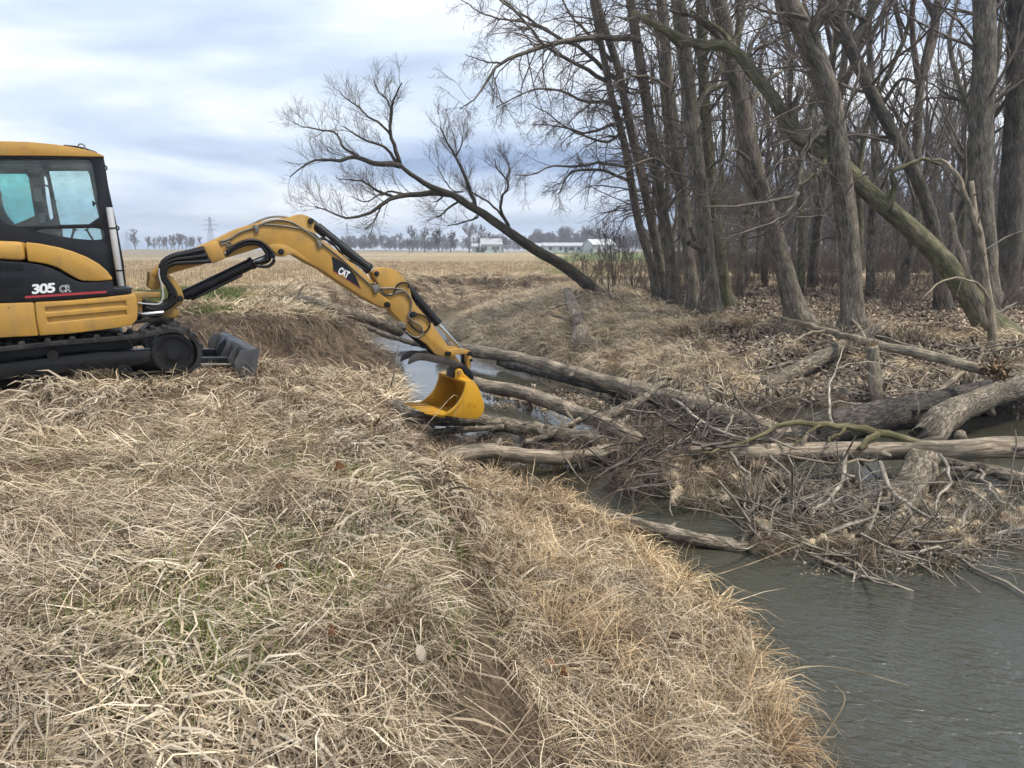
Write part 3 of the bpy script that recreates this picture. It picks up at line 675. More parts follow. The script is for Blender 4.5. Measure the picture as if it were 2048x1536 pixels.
    extr('swing_bracket', pr(Z5([(110, 870), (230, 870), (330, 905), (430, 960), (420, 1020), (330, 1040), (110, 1010)]), RB + .15), RB + .15, RB - .2, M['black_metal'], sp, .02)
    extr('pivot_casting', rnd(pr(Z5([(412, 930), (545, 925), (575, 985), (560, 1030), (440, 1045), (408, 1010)]), RB + .14), 1), RB + .14, RB - .14, YW, sp, .015)
    prof = rnd(pr(Z5([(430, 600), (505, 640), (565, 710), (602, 785), (622, 860), (605, 900), (560, 935), (440, 940), (430, 880), (500, 850), (515, 780), (470, 700), (400, 650)]), RB + .17), 1)
    for r in (RB + .13, RB - .13): extr('post_cheek', prof, r - .022, r + .022, YW, sp, .008)
    extr('post_head', rnd(pr(Z5([(284, 592), (445, 588), (452, 618), (400, 690), (395, 762), (305, 768), (272, 735), (288, 660)]), RB + .2), 0), RB - .2, RB + .12, YW, sp, .02)
    a, b = ml(Z5([(150, 1012)])[0], RB + .3), ml(Z5([(420, 984)])[0], RB + .3)
    sw = cylz('swing_cylinder', [((*a, RB + .3), .058), ((a[0] * .8 + b[0] * .2, a[1] * .8 + b[1] * .2, RB + .3), .058)], M['black_metal'], sp)
    cylz('rod', [((a[0] * .8 + b[0] * .2, a[1] * .8 + b[1] * .2, RB + .3), .026), ((*b, RB + .3), .026)], M['chrome'], sw)
    pin('pivot_pin', Z5([(578, 850)])[0], RB, .035, .19, M['black_metal'], sp)
    # ---------------- boom
    HB = .125; rb = RB + HB
    boom_top = Z2([(170, 560), (200, 525), (300, 455), (430, 402), (610, 322), (730, 270), (870, 200), (1000, 158), (1150, 118), (1250, 105), (1310, 102), (1345, 90), (1395, 73), (1440, 84), (1490, 105), (1515, 140), (1505, 195), (1545, 262), (1640, 330), (1750, 418), (1850, 505), (1950, 592), (2010, 645)]) + Z3([(395, 352), (480, 420), (560, 490), (578, 520), (572, 545), (550, 560), (520, 552)])
    boom_bot = Z3([(460, 525), (330, 450), (200, 368), (100, 300), (0, 232)]) + Z2([(1450, 470), (1340, 404), (1300, 400), (1262, 425), (1215, 412), (1170, 375), (1130, 340), (1060, 352), (900, 402), (800, 430), (660, 470), (450, 528), (300, 572), (250, 590), (190, 590)])
    bo = extr('boom', pr(boom_top + boom_bot, rb), rb, RB - HB, Y, ex, .010)
    # reinforcement along the lower bend, proud of the side plate
    extr('boom_lug_plate', rnd(pr(Z2([(1120, 335), (1180, 318), (1260, 322), (1340, 360), (1420, 418), (1480, 470), (1460, 474), (1340, 406), (1300, 402), (1262, 427), (1215, 414), (1165, 372)]), rb), 1), rb - .01, rb + .012, Y, bo, .005)
    pin('boom_cylinder_pin', Z2([(1240, 382)])[0], RB, .036, HB + .035, M['black_metal'], bo)
    pin('stick_cylinder_pin', Z2([(1485, 130)])[0], RB, .036, HB + .03, M['black_metal'], bo)
    pin('stick_pivot_pin', Z3([(551, 524)])[0], RB, .038, HB + .05, M['black_metal'], bo)
    gb = extr('hose_guard', pr(Z5([(795, 350), (935, 292), (1024, 462), (872, 520)]), RB + .2), RB + .2, RB - .17, Y, bo, .025)
    for z in ((800, 385), (812, 415), (868, 508), (1012, 412)): pin('guard_bolt', Z5([z])[0], RB + .17, .012, .035, M['chrome'], gb)
    dc = extr('decal', pr(Z2([(1650, 420), (1700, 445), (1762, 485), (1810, 530), (1846, 580), (1872, 640), (1892, 690), (1665, 545), (1660, 480)]), rb), rb, rb + .002, K, bo, 0)
    extr('red_line', pr(Z2([(1667, 538), (1884, 676), (1888, 684), (1667, 545)]), rb), rb + .001, rb + .0032, M['red'], dc, 0)
    lettering('lettering', 'CAT', (674.5, 547.0), (694.5, 558.0), (681.0, 533.0), rb + .003, M['white'], dc, .045, spacing=.92)
    extr('gold_triangle', pr([(678.2, 549.5), (686.6, 549.0), (691.2, 557.2)], rb), rb + .0035, rb + .0055, Y, dc, 0)
    # rigid pipes and hoses
    def hose(name, conv, pts, r, rad, mat, par, dr=0.0, S=7):
        P = [ml(p, r) for p in conv(pts)]; n = len(P)
        return pipe(name, [(u, w_, r + dr * i / max(1, n - 1)) for i, (u, w_) in enumerate(P)], rad, mat, par, S)
    hose('rigid_pipe', Z2, [(735, 290), (800, 270), (870, 222), (960, 180), (1080, 120), (1180, 96), (1290, 102), (1380, 150), (1450, 205), (1560, 290), (1700, 405), (1850, 540), (1990, 660)], RB + .06, .013, M['pipe'], bo)
    hose('rigid_pipe', Z2, [(735, 300), (820, 275), (900, 225), (1000, 190), (1120, 140), (1220, 122), (1320, 140), (1400, 185), (1480, 240), (1580, 320), (1720, 430), (1870, 565), (2010, 690)], rb + .014, .012, M['pipe'], bo)
    hose('rigid_pipe', Z2, [(1090, 158), (1200, 165), (1320, 180), (1420, 200), (1500, 232), (1570, 290)], rb + .012, .01, M['pipe'], bo)
    for pts in ([(740, 310), (790, 300), (825, 310), (820, 330), (790, 345)], [(735, 325), (775, 315), (800, 325), (790, 350)]):
        hose('rigid_pipe', Z2, pts, rb + .01, .009, M['pipe'], bo)
    for z in ((1028, 192), (1545, 318), (2000, 690)):
        extr('pipe_clamp', pr(Z2([(z[0] - 22, z[1] - 30), (z[0] + 18, z[1] - 28), (z[0] + 26, z[1] + 30), (z[0] - 2, z[1] + 36)]), rb), rb, rb + .03, M['pipe'], bo, .005)
    for k in range(6):
        x = 745 + k * 24; y = 272 - k * 12
        extr('hose_fitting', pr(Z2([(x, y), (x + 14, y - 12), (x + 26, y - 6), (x + 12, y + 8)]), RB), RB - .05 + .02 * k, RB + .0 + .02 * k, M['pipe'], bo, .003)
    A = np.array([(235, 872), (330, 905), (430, 905), (478, 850), (462, 745), (400, 650), (385, 560), (425, 480), (520, 430), (640, 402), (800, 362)], float)
    B = np.array([(235, 935), (330, 955), (440, 945), (530, 870), (525, 790), (470, 700), (430, 640), (440, 560), (520, 515), (640, 505), (868, 492)], float)
    for k in range(8):
        f = k / 7; pts = A * (1 - f) + B * f
        hose('hydraulic_hose', Z5, [tuple(p) for p in pts], RB + .17 + .03 * math.sin(k * 2.1), .0225, M['hose'], bo, .02)
    hose('thin_hose', Z5, [(375, 560), (378, 640), (400, 720), (412, 800), (408, 850), (380, 900), (300, 905), (170, 892)], RB + .215, .009, M['grey_tube'], sp)
    A = np.array([(1020, 415), (1100, 345), (1200, 300), (1300, 292), (1390, 335), (1430, 405), (1440, 460), (1400, 500), (1300, 515)], float)
    B = np.array([(1020, 440), (1100, 385), (1200, 345), (1300, 335), (1355, 365), (1395, 420), (1395, 450), (1370, 480), (1295, 500)], float)
    for k in range(4):
        f = k / 3 if k < 3 else 1.25; pts = (A * (1 - f) + B * f) if k < 3 else A + np.array([[0, 0]] * 5 + [[30, 10], [35, 30], [20, 40], [0, 20]])
        hose('hydraulic_hose', Z5, [tuple(p) for p in pts], rb + .03 + .012 * k, .021, M['hose'], bo)
    # boom cylinder
    a, b, c = (np.array(ml(Z5([p])[0], RB + .06)) for p in ((588, 842), (1288, 506), (1550, 398)))
    bc = cylz('boom_cylinder', [((*a, RB), .045), ((*(a * .95 + b * .05), RB), .066), ((*(a * .04 + b * .96), RB), .066), ((*(a * .04 + b * .96), RB), .078), ((*b, RB), .078)], M['black_metal'], ex)
    cylz('rod', [((*b, RB), .036), ((*c, RB), .036)], M['chrome'], bc)
    pipe('cylinder_pipe', [(*(a * .9 + b * .1 + np.array([.02, -.07])), RB + .05), (*(a * .2 + b * .8 + np.array([.02, -.07])), RB + .05)], .014, M['hose'], bc)
    # stick cylinder
    a, b, c = (np.array(ml(p, RB + .05)) for p in (Z2([(1500, 145)])[0], Z2([(1975, 530)])[0], Z3([(460, 272)])[0]))
    d = unit(b - a)
    s2 = cylz('stick_cylinder', [((*a, RB), .05), ((*(a + d * .08), RB), .05), ((*(a + d * .08), RB), .062), ((*(b - d * .06), RB), .062), ((*(b - d * .06), RB), .07), ((*b, RB), .07)], M['black_metal'], ex)
    cylz('rod', [((*b, RB), .034), ((*c, RB), .034)], M['chrome'], s2)
    for pts, rad, mt in (([(1560, 270), (1640, 300), (1700, 360), (1760, 430), (1850, 480), (1940, 540)], .015, 'hose'), ([(1600, 262), (1700, 350), (1740, 410), (1800, 450), (1890, 520)], .009, 'grey_tube')):
        hose('cylinder_hose', Z2, pts, RB + .1, rad, M[mt], s2)
    # ---------------- stick
    HS = .105; rs = RB + HS
    stick = Z3([(428, 262), (445, 238), (500, 222), (570, 226), (640, 262), (700, 330), (725, 390), (745, 470), (780, 530), (870, 630), (1000, 805), (1052, 882), (1090, 930), (1135, 985), (1150, 1010), (1135, 1030), (1105, 1020), (1060, 975), (1000, 945), (930, 922), (870, 850), (720, 742), (640, 640), (575, 572), (545, 490), (490, 385), (440, 300)])
    stk = extr('stick', pr(stick, rs), rs, RB - HS, Y, ex, .010)
    pin('stick_pin', Z3([(460, 272)])[0], RB, .034, HS + .02, M['black_metal'], stk)
    for pts, rad, mt in (([(440, 345), (480, 388), (600, 390), (680, 412), (735, 480), (735, 560), (714, 620), (760, 662), (818, 700), (828, 750), (795, 788), (735, 770), (690, 730)], .0125, 'pipe'),
                         ([(500, 430), (570, 445), (605, 420), (618, 375), (660, 345), (712, 352), (722, 390)], .012, 'hose'),
                         ([(714, 655), (770, 720), (840, 745), (885, 705), (882, 655), (840, 615), (785, 598), (760, 590)], .0125, 'hose'),
                         ([(470, 400), (520, 440), (580, 440), (650, 415), (700, 430), (720, 470)], .011, 'pipe')):
        hose('stick_hose', Z3, pts, rs + .02, rad, M[mt], stk)
    for z in ((745, 600), (640, 680), (455, 385), (668, 690)):
        extr('hose_valve', pr(Z3([(z[0] - 24, z[1] - 20), (z[0] + 18, z[1] - 24), (z[0] + 26, z[1] + 18), (z[0] - 16, z[1] + 26)]), rs), rs - .01, rs + .04, M['pipe'] if z[0] < 700 else M['black_metal'], stk, .006)
    extr('cylinder_lug', pr(Z3([(735, 470), (760, 520), (790, 575), (740, 560)]), RB), RB - .04, RB + .05, Y, stk, .006)
    a, b, c = (np.array(ml(p, RB + .05)) for p in Z3([(706, 365), (968, 678), (1160, 890)]))
    d = unit(b - a)
    bcy = cylz('bucket_cylinder', [((*a, RB), .04), ((*(a + d * .07), RB), .04), ((*(a + d * .07), RB), .055), ((*(b - d * .05), RB), .055), ((*(b - d * .05), RB), .062), ((*b, RB), .062)], M['black_metal'], ex)
    cylz('rod', [((*b, RB), .026), ((*c, RB), .026)], M['chrome'], bcy)
    pipe('cylinder_pipe', [(*(a + d * .15 + np.array([-.055, -.05])), RB + .04), (*(b - d * .1 + np.array([-.055, -.05])), RB + .04)], .011, M['hose'], bcy)
    a, b = (np.array(ml(p, RB + .05)) for p in Z3([(680, 700), (950, 935)])); d = unit(b - a)
    cylz('thumb_cylinder', [((*a, RB), .036), ((*(a + d * .06), RB), .048), ((*(b - d * .25), RB), .048), ((*(b - d * .25), RB), .03), ((*b, RB), .03)], M['black_metal'], ex)
    # ---------------- thumb, linkage, bucket
    tine = Z4([(196, 655), (205, 600), (232, 548), (290, 502), (360, 482), (450, 490), (580, 512), (700, 536), (850, 580), (960, 622), (1000, 652), (985, 692), (900, 684), (760, 662), (640, 640), (520, 612), (420, 592), (350, 592), (280, 615), (232, 640)])
    tm = extr('thumb', rnd(pr(tine, RB + .16), 1), RB + .13, RB + .16, M['thumb_steel'], ex, .005)
    tu = rnd(pr(tine, RB + .16), 1)
    for r in (RB - .13,): extr('thumb_tine', tu, r - .03, r, M['thumb_steel'], tm, .005)
    extr('thumb_web', pr(Z4([(420, 520), (700, 575), (860, 620), (860, 640), (700, 610), (420, 555)]), RB + .16), RB + .13, RB - .13, M['thumb_steel'], tm, .004)
    rock = rnd(pr(Z4([(755, 490), (785, 435), (880, 415), (1000, 415), (1105, 448), (1136, 490), (1105, 525), (1060, 505), (1000, 500), (910, 506), (835, 532), (780, 538)]), RB + .16), 1)
    rk = extr('rocker_link', rock, RB + .13, RB + .16, Y, ex, .006)
    extr('rocker_plate', rock, RB - .16, RB - .13, Y, rk, .006)
    for z in ((795, 498), (1103, 492)): pin('link_pin', Z4([z])[0], RB, .034, .185, M['black_metal'], rk)
    lk = extr('bucket_link', pr(Z4([(1048, 500), (1118, 500), (1106, 720), (1058, 712)]), RB + .1), RB + .1, RB + .02, Y, ex, .008)
    extr('bucket_link', pr(Z4([(1000, 505), (1042, 505), (1046, 700), (1006, 670)]), RB), RB - .02, RB - .1, M['black_metal'], ex, .008)
    pin('link_pin', Z4([(1120, 590)])[0], RB + .05, .02, .08, M['black_metal'], lk)
    extr('quick_coupler', rnd(pr(Z4([(940, 630), (985, 618), (1050, 680), (1115, 740), (1152, 830), (1155, 888), (1090, 858), (1035, 800), (985, 715), (930, 690)]), RB + .12), 1), RB + .12, RB - .12, K, ex, .012)
    # bucket
    BH = .43; rn = RB + BH
    back = Z4([(1030, 898), (1124, 880), (1190, 950), (1242, 1050), (1288, 1185), (1300, 1295), (1265, 1390), (1185, 1440), (1060, 1440), (860, 1416), (690, 1392)])
    front = Z4([(790, 1328), (885, 1246), (962, 1140), (1008, 1020)])
    bk_uw = [tuple(p) for p in catmull(np.array(pr(back, rn)), 30)]; fr_uw = pr(front, rn)
    bu = empty('bucket'); bu.parent = ex
    bm = bmesh.new(); c = np.mean(bk_uw, 0)
    rings = []
    arr = np.array(bk_uw); tg = unit(np.gradient(arr, axis=0)); nr = np.stack([tg[:, 1], -tg[:, 0]], 1)
    if np.dot(nr[15], c - arr[15]) < 0: nr = -nr
    for off, r in ((0, rn - .004), (0, RB - BH + .004), (.016, RB - BH + .004), (.016, rn - .004)):
        rings.append([bm.verts.new((*(p + n_ * off)[[0]], -r, (p + n_ * off)[1])) for p, n_ in zip(arr, nr)])
    m = len(arr)
    for a, b in zip(rings, rings[1:] + rings[:1]):
        for i in range(m - 1): bm.faces.new([a[i], a[i + 1], b[i + 1], b[i]])
    bm.faces.new([r[0] for r in rings]); bm.faces.new([r[-1] for r in rings][::-1])
    finish(bm, 'bucket_shell', M['bucket_yellow'], bu, .004, 40)
    for r in (rn, RB - BH):
        s = extr('side_plate', bk_uw + fr_uw, r - .011, r + .011, M['bucket_yellow'], bu, .004)
        edge = [ml(p, rn) for p in Z4([(690, 1392), (790, 1328), (885, 1246), (962, 1140), (1008, 1020), (1030, 898), (1070, 890), (1050, 1030), (1000, 1160), (920, 1275), (820, 1360), (740, 1398)])]
        extr('side_cutter', edge, r + (.009 if r > RB else -.023), r + (.023 if r > RB else -.009), M['bucket_yellow'], bu, .004)
    tl = ml(Z4([(1030, 898)])[0], rn); t2 = ml(Z4([(1085, 905)])[0], rn)
    extr('top_lip', [tl, (tl[0] + .09, tl[1] + .004), (tl[0] + .09, tl[1] - .035), (tl[0] + .005, tl[1] - .04)], rn, RB - BH, M['bucket_yellow'], bu, .006)
    lp = np.array(ml(Z4([(690, 1392)])[0], rn)); l2 = np.array(ml(Z4([(780, 1402)])[0], rn)); ld = unit(lp - l2)
    extr('cutting_edge', [tuple(lp + ld * .05), tuple(lp - ld * .12 + np.array([0, .03])), tuple(lp - ld * .14), tuple(lp - ld * .0 + np.array([0, -.012]))], rn, RB - BH, M['bucket_yellow'], bu, .003)
    for k in range(6):
        r = RB - BH + .045 + k * (2 * BH - .09) / 5
        bm = bmesh.new()
        secs = [(-.05, .036, .034), (.03, .033, .030), (.12, .026, .02), (.25, .014, .005)]
        rr = []
        for s, hw, hh in secs:
            p = lp + ld * s + np.array([0, -.004 - .015 * max(0, s)])
            rr.append([bm.verts.new((p[0], -(r + x), p[1] + z)) for x, z in ((-hw, -hh), (hw, -hh), (hw, hh), (-hw, hh))])
        for a, b in zip(rr, rr[1:]):
            for i in range(4): bm.faces.new([a[i], a[(i + 1) % 4], b[(i + 1) % 4], b[i]])
        bm.faces.new(rr[0][::-1]); bm.faces.new(rr[-1])
        finish(bm, 'bucket_tooth', M['bucket_yellow'], bu, .004, 30)
    ear = pr(Z4([(888, 745), (930, 708), (975, 718), (1012, 790), (1075, 842), (1130, 895), (1040, 905), (880, 862)]), RB + .16)
    for r in (RB + .15, RB - .12): extr('bucket_ear', ear, r - .014, r + .014, M['bucket_yellow'], bu, .005)
    pin('bucket_pin', Z4([(950, 765)])[0], RB, .03, .2, M['yellow_worn'], bu)
    extr('hinge_block', pr(Z4([(800, 700), (880, 700), (900, 730), (890, 850), (785, 830)]), RB), RB - .1, RB + .06, M['thumb_steel'], bu, .01)
    lettering('lettering', 'FLW', Z4([(1062, 1272)])[0], Z4([(1205, 1290)])[0], Z4([(1068, 1195)])[0], rn + .011, M['bucket_yellow'], bu, .01, proud=.005)
    # leaf caught on the far track
    return ex
build_excavator()
# ------------------------------------------------------------------ bare trees
def gh(px, py, ymax=80):
    """where the line of sight through a picture point meets the ground"""
    d = ray(px, py); ts = np.concatenate([np.arange(1.2, 30, .05), np.arange(30, ymax, .3)]); P = EYE + d * ts[:, None]
    z = terrain(P[:, 0], P[:, 1])[0]; z = np.maximum(z, WZ); hit = np.nonzero(P[:, 2] <= z)[0]
    if len(hit) == 0: return P[-1]
    p = P[hit[0]].copy(); p[2] = z[hit[0]]; return p
def spawn(P, R, n, lfrac, ang, up, bend, rg, t0=.2, t1=1.0, K=6, rr=.55, rmin=.003, lmin=.05, lmax=9.0, wob=.12, taper=.35, rmax=.5):
    Nn, Kp, _ = P.shape
    t = rg.uniform(t0, t1, (Nn, n)); f = t * (Kp - 1); i = np.minimum(f.astype(int), Kp - 2); fr = (f - i)[..., None]
    ar = np.arange(Nn)[:, None]
    S = P[ar, i] * (1 - fr) + P[ar, i + 1] * fr; T = unit(P[ar, i + 1] - P[ar, i]); r0 = R[ar, i] * (1 - fr[..., 0]) + R[ar, i + 1] * fr[..., 0]
    Lp = np.linalg.norm(np.diff(P, axis=1), axis=2).sum(1)[:, None]
    L = np.clip(Lp * lfrac * (1.2 - .75 * t) * rg.uniform(.55, 1.25, t.shape), lmin, lmax)
    v = rg.normal(size=T.shape); perp = unit(v - (v * T).sum(-1, keepdims=True) * T)
    a = np.radians(rg.uniform(*ang, t.shape))[..., None]
    D = unit(T * np.cos(a) + perp * np.sin(a) + np.array([0, 0, up]))
    D = D.reshape(-1, 3); S = S.reshape(-1, 3); L = L.ravel(); r0 = r0.ravel()
    pts = [S]; st = (L / (K - 1))[:, None]; cur = S; d = D
    for k in range(1, K):
        d = unit(d + rg.normal(size=d.shape) * wob + np.array([0, 0, 1.0]) * bend * (k / K)); cur = cur + d * st; pts.append(cur)
    Pn = np.stack(pts, 1); rs = np.clip(r0 * rr, rmin, rmax)
    Rn = rs[:, None] * np.linspace(1, taper, K)[None]; Rn = np.maximum(Rn, rmin * .75)
    return Pn, Rn
def bare_tree(name, label, paths, trunk_mat, twig_mat, levels, seed, group=None, cat='tree', S=12, trunk_taper=True, limb_names=True, lw=None):
    """paths: [(points (n,3), r0, r1)], the first is the trunk; levels: kwargs for successive spawn() calls"""
    rg = np.random.default_rng(seed); base = np.array(paths[0][0][0], float)
    root = empty(name, tuple(base)); tag(root, label, cat, group)
    PP = []; RR = []; K = 14
    for j, (pts, r0, r1) in enumerate(paths):
        p = catmull(np.array(pts, float), 26 if j == 0 else K); s = np.linspace(0, 1, len(p))
        r = r0 + (r1 - r0) * s
        if j == 0:
            if trunk_taper: r = .7 * r * (1 + .75 * np.exp(-s * 38))       # root flare
            p = p.copy(); d0 = unit(p[0] - p[1]); p = np.vstack([p[0] + d0 * .25, p]); r = np.append(r[0] * 1.25, r)
        else: p = p + np.vstack([np.zeros(3), rg.normal(size=(len(p) - 1, 3)) * .02 * min(1, np.linalg.norm(p[-1] - p[0]) / 3)])
        V, q, bk = tubes(p[None], r[None], S if j == 0 else 8, cap=True, seed=seed + j, rough=.05 if j == 0 else .03)
        link('trunk' if j == 0 else 'limb', mesh_np('trunk' if j == 0 else 'limb', V - base, [q], {'bk': bk}), trunk_mat, root)
        pp = catmull(p, K); PP.append(pp); RR.append(np.interp(np.linspace(0, 1, K), np.linspace(0, 1, len(r)), r))
    P = np.array(PP); R = np.array(RR); g = Geo(); src = [(P, R)]
    for li, kw in enumerate(levels):
        kw = dict(kw); fr = kw.pop('frm', None); side = kw.pop('sides', 3); trunk = kw.pop('trunk', True)
        P0, R0 = src[-1] if fr is None else src[fr]
        if li == 0 and not trunk: P0, R0 = P0[1:], R0[1:]
        if li == 0:
            wt = np.maximum(1, np.round(np.linalg.norm(np.diff(P0, axis=1), axis=2).sum(1) / (lw or 2.0))).astype(int)
            P0 = np.repeat(P0, wt, 0); R0 = np.repeat(R0, wt, 0)
        Pn, Rn = spawn(P0, R0, rg=rg, **kw); src.append((Pn, Rn)); g.add(*tubes(Pn, Rn, side))
    link('crown', g.mesh('crown', base), twig_mat, root)
    return root
def px_path(pts, y0, dy=0.0, y1=None):
    """picture polyline at world depth y0, drifting by dy to its end"""
    n = len(pts); return np.array([at(p[0], p[1], y0 + dy * i / max(1, n - 1)) for i, p in enumerate(pts)])
def trunk_path(pts, lean=0.0, ext=4.0, y=None):
    b = gh(*pts[0]) if y is None else at(*pts[0], y)
    if y is not None: b = np.array([b[0], y, tz(b[0], y)])
    P = [b] + [at(p[0], p[1], b[1] + lean * (i + 1) / len(pts)) for i, p in enumerate(pts[1:])]
    P = np.array(P)
    if ext: d = unit(unit(P[-1] - P[-2]) + np.array([0, 0, .35])); P = np.vstack([P, P[-1] + d * ext * .5, P[-1] + d * ext + np.array([0, 0, .3])])
    return P
ZT = lambda l: [(860 + x * .293, y * .293) for x, y in l]
UPL = [dict(n=3, lfrac=.28, ang=(25, 65), up=.15, bend=.05, t0=.35, K=7, rr=.5, rmax=.05, lmin=.6, lmax=4.2, sides=5, wob=.16),
       dict(n=6, lfrac=.42, ang=(25, 60), up=.05, bend=.0, t0=.15, K=6, rr=.5, rmin=.006, lmin=.3, lmax=1.8, wob=.18),
       dict(n=5, lfrac=.5, ang=(25, 60), up=.0, bend=.05, t0=.1, K=4, rr=.5, rmin=.0038, rmax=.007, lmin=.2, lmax=.9, wob=.2)]
DRP = [dict(n=8, lfrac=.34, ang=(30, 80), up=-.15, bend=-.16, t0=.2, K=8, rr=.42, rmin=.005, rmax=.022, lmin=.5, lmax=2.2, sides=4, wob=.14),
       dict(n=8, lfrac=.45, ang=(25, 65), up=-.25, bend=-.1, t0=.1, K=5, rr=.5, rmin=.0036, rmax=.007, lmin=.3, lmax=1.1, wob=.16),
       dict(n=4, lfrac=.5, ang=(25, 60), up=-.05, bend=.22, t0=.15, K=4, rr=.6, rmin=.003, lmin=.14, lmax=.5, wob=.15)]

def build_woods_edge():
    B, MO = M['bark_grey'], M['bark_moss']
    # --- the leaning willow in the middle
    Z8 = lambda l: [(540 + x * .3418, 120 + y * .3418) for x, y in l]
    yw = 24.5
    def wl(pts, dy=0.0): return px_path(Z8(pts), yw, dy)
    b0 = gh(1200, 598); yw = b0[1]
    tr = np.vstack([[b0 + np.array([.25, .0, -.1])], wl([(1830, 1290), (1700, 1190), (1550, 1110), (1400, 1010), (1250, 900), (1160, 850), (1080, 795), (1000, 765), (920, 730), (860, 690), (800, 650), (760, 610)], -1.2)])
    limbs = [(wl([(760, 610), (740, 540), (715, 460), (700, 400), (715, 310), (720, 265), (735, 200), (770, 130)], -.5), .075, .02),
             (wl([(715, 310), (690, 240), (640, 190), (600, 110)], .3), .035, .012),
             (wl([(740, 600), (690, 530), (650, 500), (560, 470), (490, 430), (430, 390)], -1), .06, .015),
             (wl([(705, 440), (640, 370), (560, 320), (500, 260), (440, 220), (400, 180)], .6), .045, .012),
             (wl([(765, 620), (680, 612), (600, 605), (520, 570), (470, 570), (400, 590), (330, 582), (270, 580), (200, 620), (110, 680)], -1.2), .10, .015),
             (wl([(520, 570), (430, 510), (385, 430), (300, 410), (200, 390), (140, 370)], .6), .05, .012),
             (wl([(1050, 785), (980, 778), (900, 780), (800, 790), (720, 805), (650, 850), (540, 910), (440, 920), (340, 880), (260, 850)], -.8), .11, .015),
             (wl([(720, 800), (640, 770), (540, 710), (450, 700), (390, 690)], .6), .05, .012),
             (wl([(800, 790), (700, 770), (620, 800), (560, 830), (470, 800)], -.5), .04, .012),
             (wl([(650, 850), (630, 900), (610, 940), (560, 990)], -.4), .035, .012),
             (wl([(1200, 855), (1175, 780), (1140, 680), (1085, 570), (1040, 490), (1010, 420), (1000, 380)], .8), .075, .015),
             (wl([(1085, 570), (1120, 500), (1130, 440)], .3), .03, .01),
             (wl([(1130, 770), (1080, 770), (1020, 700), (980, 620)], .4), .03, .01),
             (wl([(1370, 930), (1300, 850), (1180, 770), (1150, 740)], .5), .045, .015),
             (wl([(1400, 990), (1380, 940), (1350, 880), (1360, 800), (1395, 750), (1385, 700), (1330, 640), (1320, 580)], -.5), .065, .015),
             (wl([(1385, 700), (1400, 640), (1380, 570)], .2), .03, .01),
             (wl([(1100, 830), (1040, 870), (1010, 900), (975, 922)], -.3), .04, .02),
             (wl([(1010, 800), (980, 825), (955, 830)], -.2), .03, .015),
             (wl([(1220, 915), (1170, 940), (1100, 958), (1040, 970)], -.3), .035, .015),
             (wl([(1190, 930), (1230, 880), (1180, 830)], .3), .02, .01)]
    bare_tree('willow_tree', 'bare willow leaning far left out over the creek', [(tr, .31, .08)] + limbs, M['willow'], M['willow_twig'],
              [dict(n=6, lfrac=.34, ang=(25, 60), up=.42, bend=.10, t0=.25, K=7, rr=.42, rmin=.005, rmax=.010, lmin=.6, lmax=2.4, sides=4, wob=.13, trunk=False),
               dict(n=6, lfrac=.5, ang=(20, 50), up=.25, bend=.1, t0=.15, K=6, rr=.5, rmin=.0036, rmax=.006, lmin=.4, lmax=1.3, wob=.14),
               dict(n=4, lfrac=.6, ang=(20, 50), up=.12, bend=.08, t0=.15, K=5, rr=.6, rmin=.0028, rmax=.004, lmin=.3, lmax=.75, wob=.14)], 11, S=16, lw=1.2)
    # --- clump of tall trees at the edge of the woods, limbs arching out over the creek
    y = 22.5
    A = trunk_path([(1318, 590), (1300, 520), (1276, 440), (1250, 293), (1226, 205), (1211, 132), (1191, 30), (1182, -30)], y=23.0)
    def lm(pts, y0, dy): return px_path(ZT(pts), y0, dy)
    bare_tree('tall_tree', 'tall bare tree at the left edge of the woods, its drooping limbs nearest the willow',
              [(A, .19, .10), (lm([(1210, 555), (1050, 460), (900, 390), (780, 310), (650, 150), (480, 0), (400, -70)], 23, -2), .07, .02),
               (lm([(1300, 740), (1200, 690), (1100, 700), (980, 660), (880, 610), (740, 610), (600, 650), (450, 740)], 23, -2.5), .06, .012),
               (lm([(1330, 870), (1230, 970), (1100, 940), (950, 880), (820, 780), (700, 720)], 23, -1.5), .05, .012),
               (lm([(1350, 1140), (1150, 1110), (1000, 1130), (830, 1135), (700, 1190), (580, 1190)], 23, -2), .05, .012),
               (lm([(1370, 1240), (1200, 1170), (1080, 1160), (960, 1180), (880, 1310), (850, 1360)], 23, -1), .055, .012)],
              B, M['twig_red'], DRP, 21, 'trees along the wooded bank')
    Bp = trunk_path([(1337, 592), (1318, 520), (1302, 440), (1270, 293), (1250, 205), (1235, 132), (1200, 29), (1190, -30)], y=23.6)
    bare_tree('tall_tree', 'tall bare tree in the left clump, forked limbs crossing the sky above the willow',
              [(Bp, .22, .12), (lm([(1300, 560), (1150, 430), (1000, 320), (750, 180), (550, 50), (400, -60)], 23.6, -1.5), .08, .02),
               (lm([(760, 185), (600, 150), (430, 120), (300, 60), (180, -20)], 22.4, -.8), .04, .012),
               (lm([(1240, 420), (1150, 300), (1000, 150), (900, 0), (850, -80)], 23.6, 1), .06, .02),
               (lm([(1320, 820), (1150, 880), (1030, 905), (860, 860), (700, 840)], 23.6, -2), .05, .012)],
              B, M['twig_red'], DRP, 22, 'trees along the wooded bank')
    Cp = trunk_path([(1352, 588), (1334, 470), (1317, 380), (1294, 205), (1276, 102), (1261, 0), (1256, -40)], y=22.4)
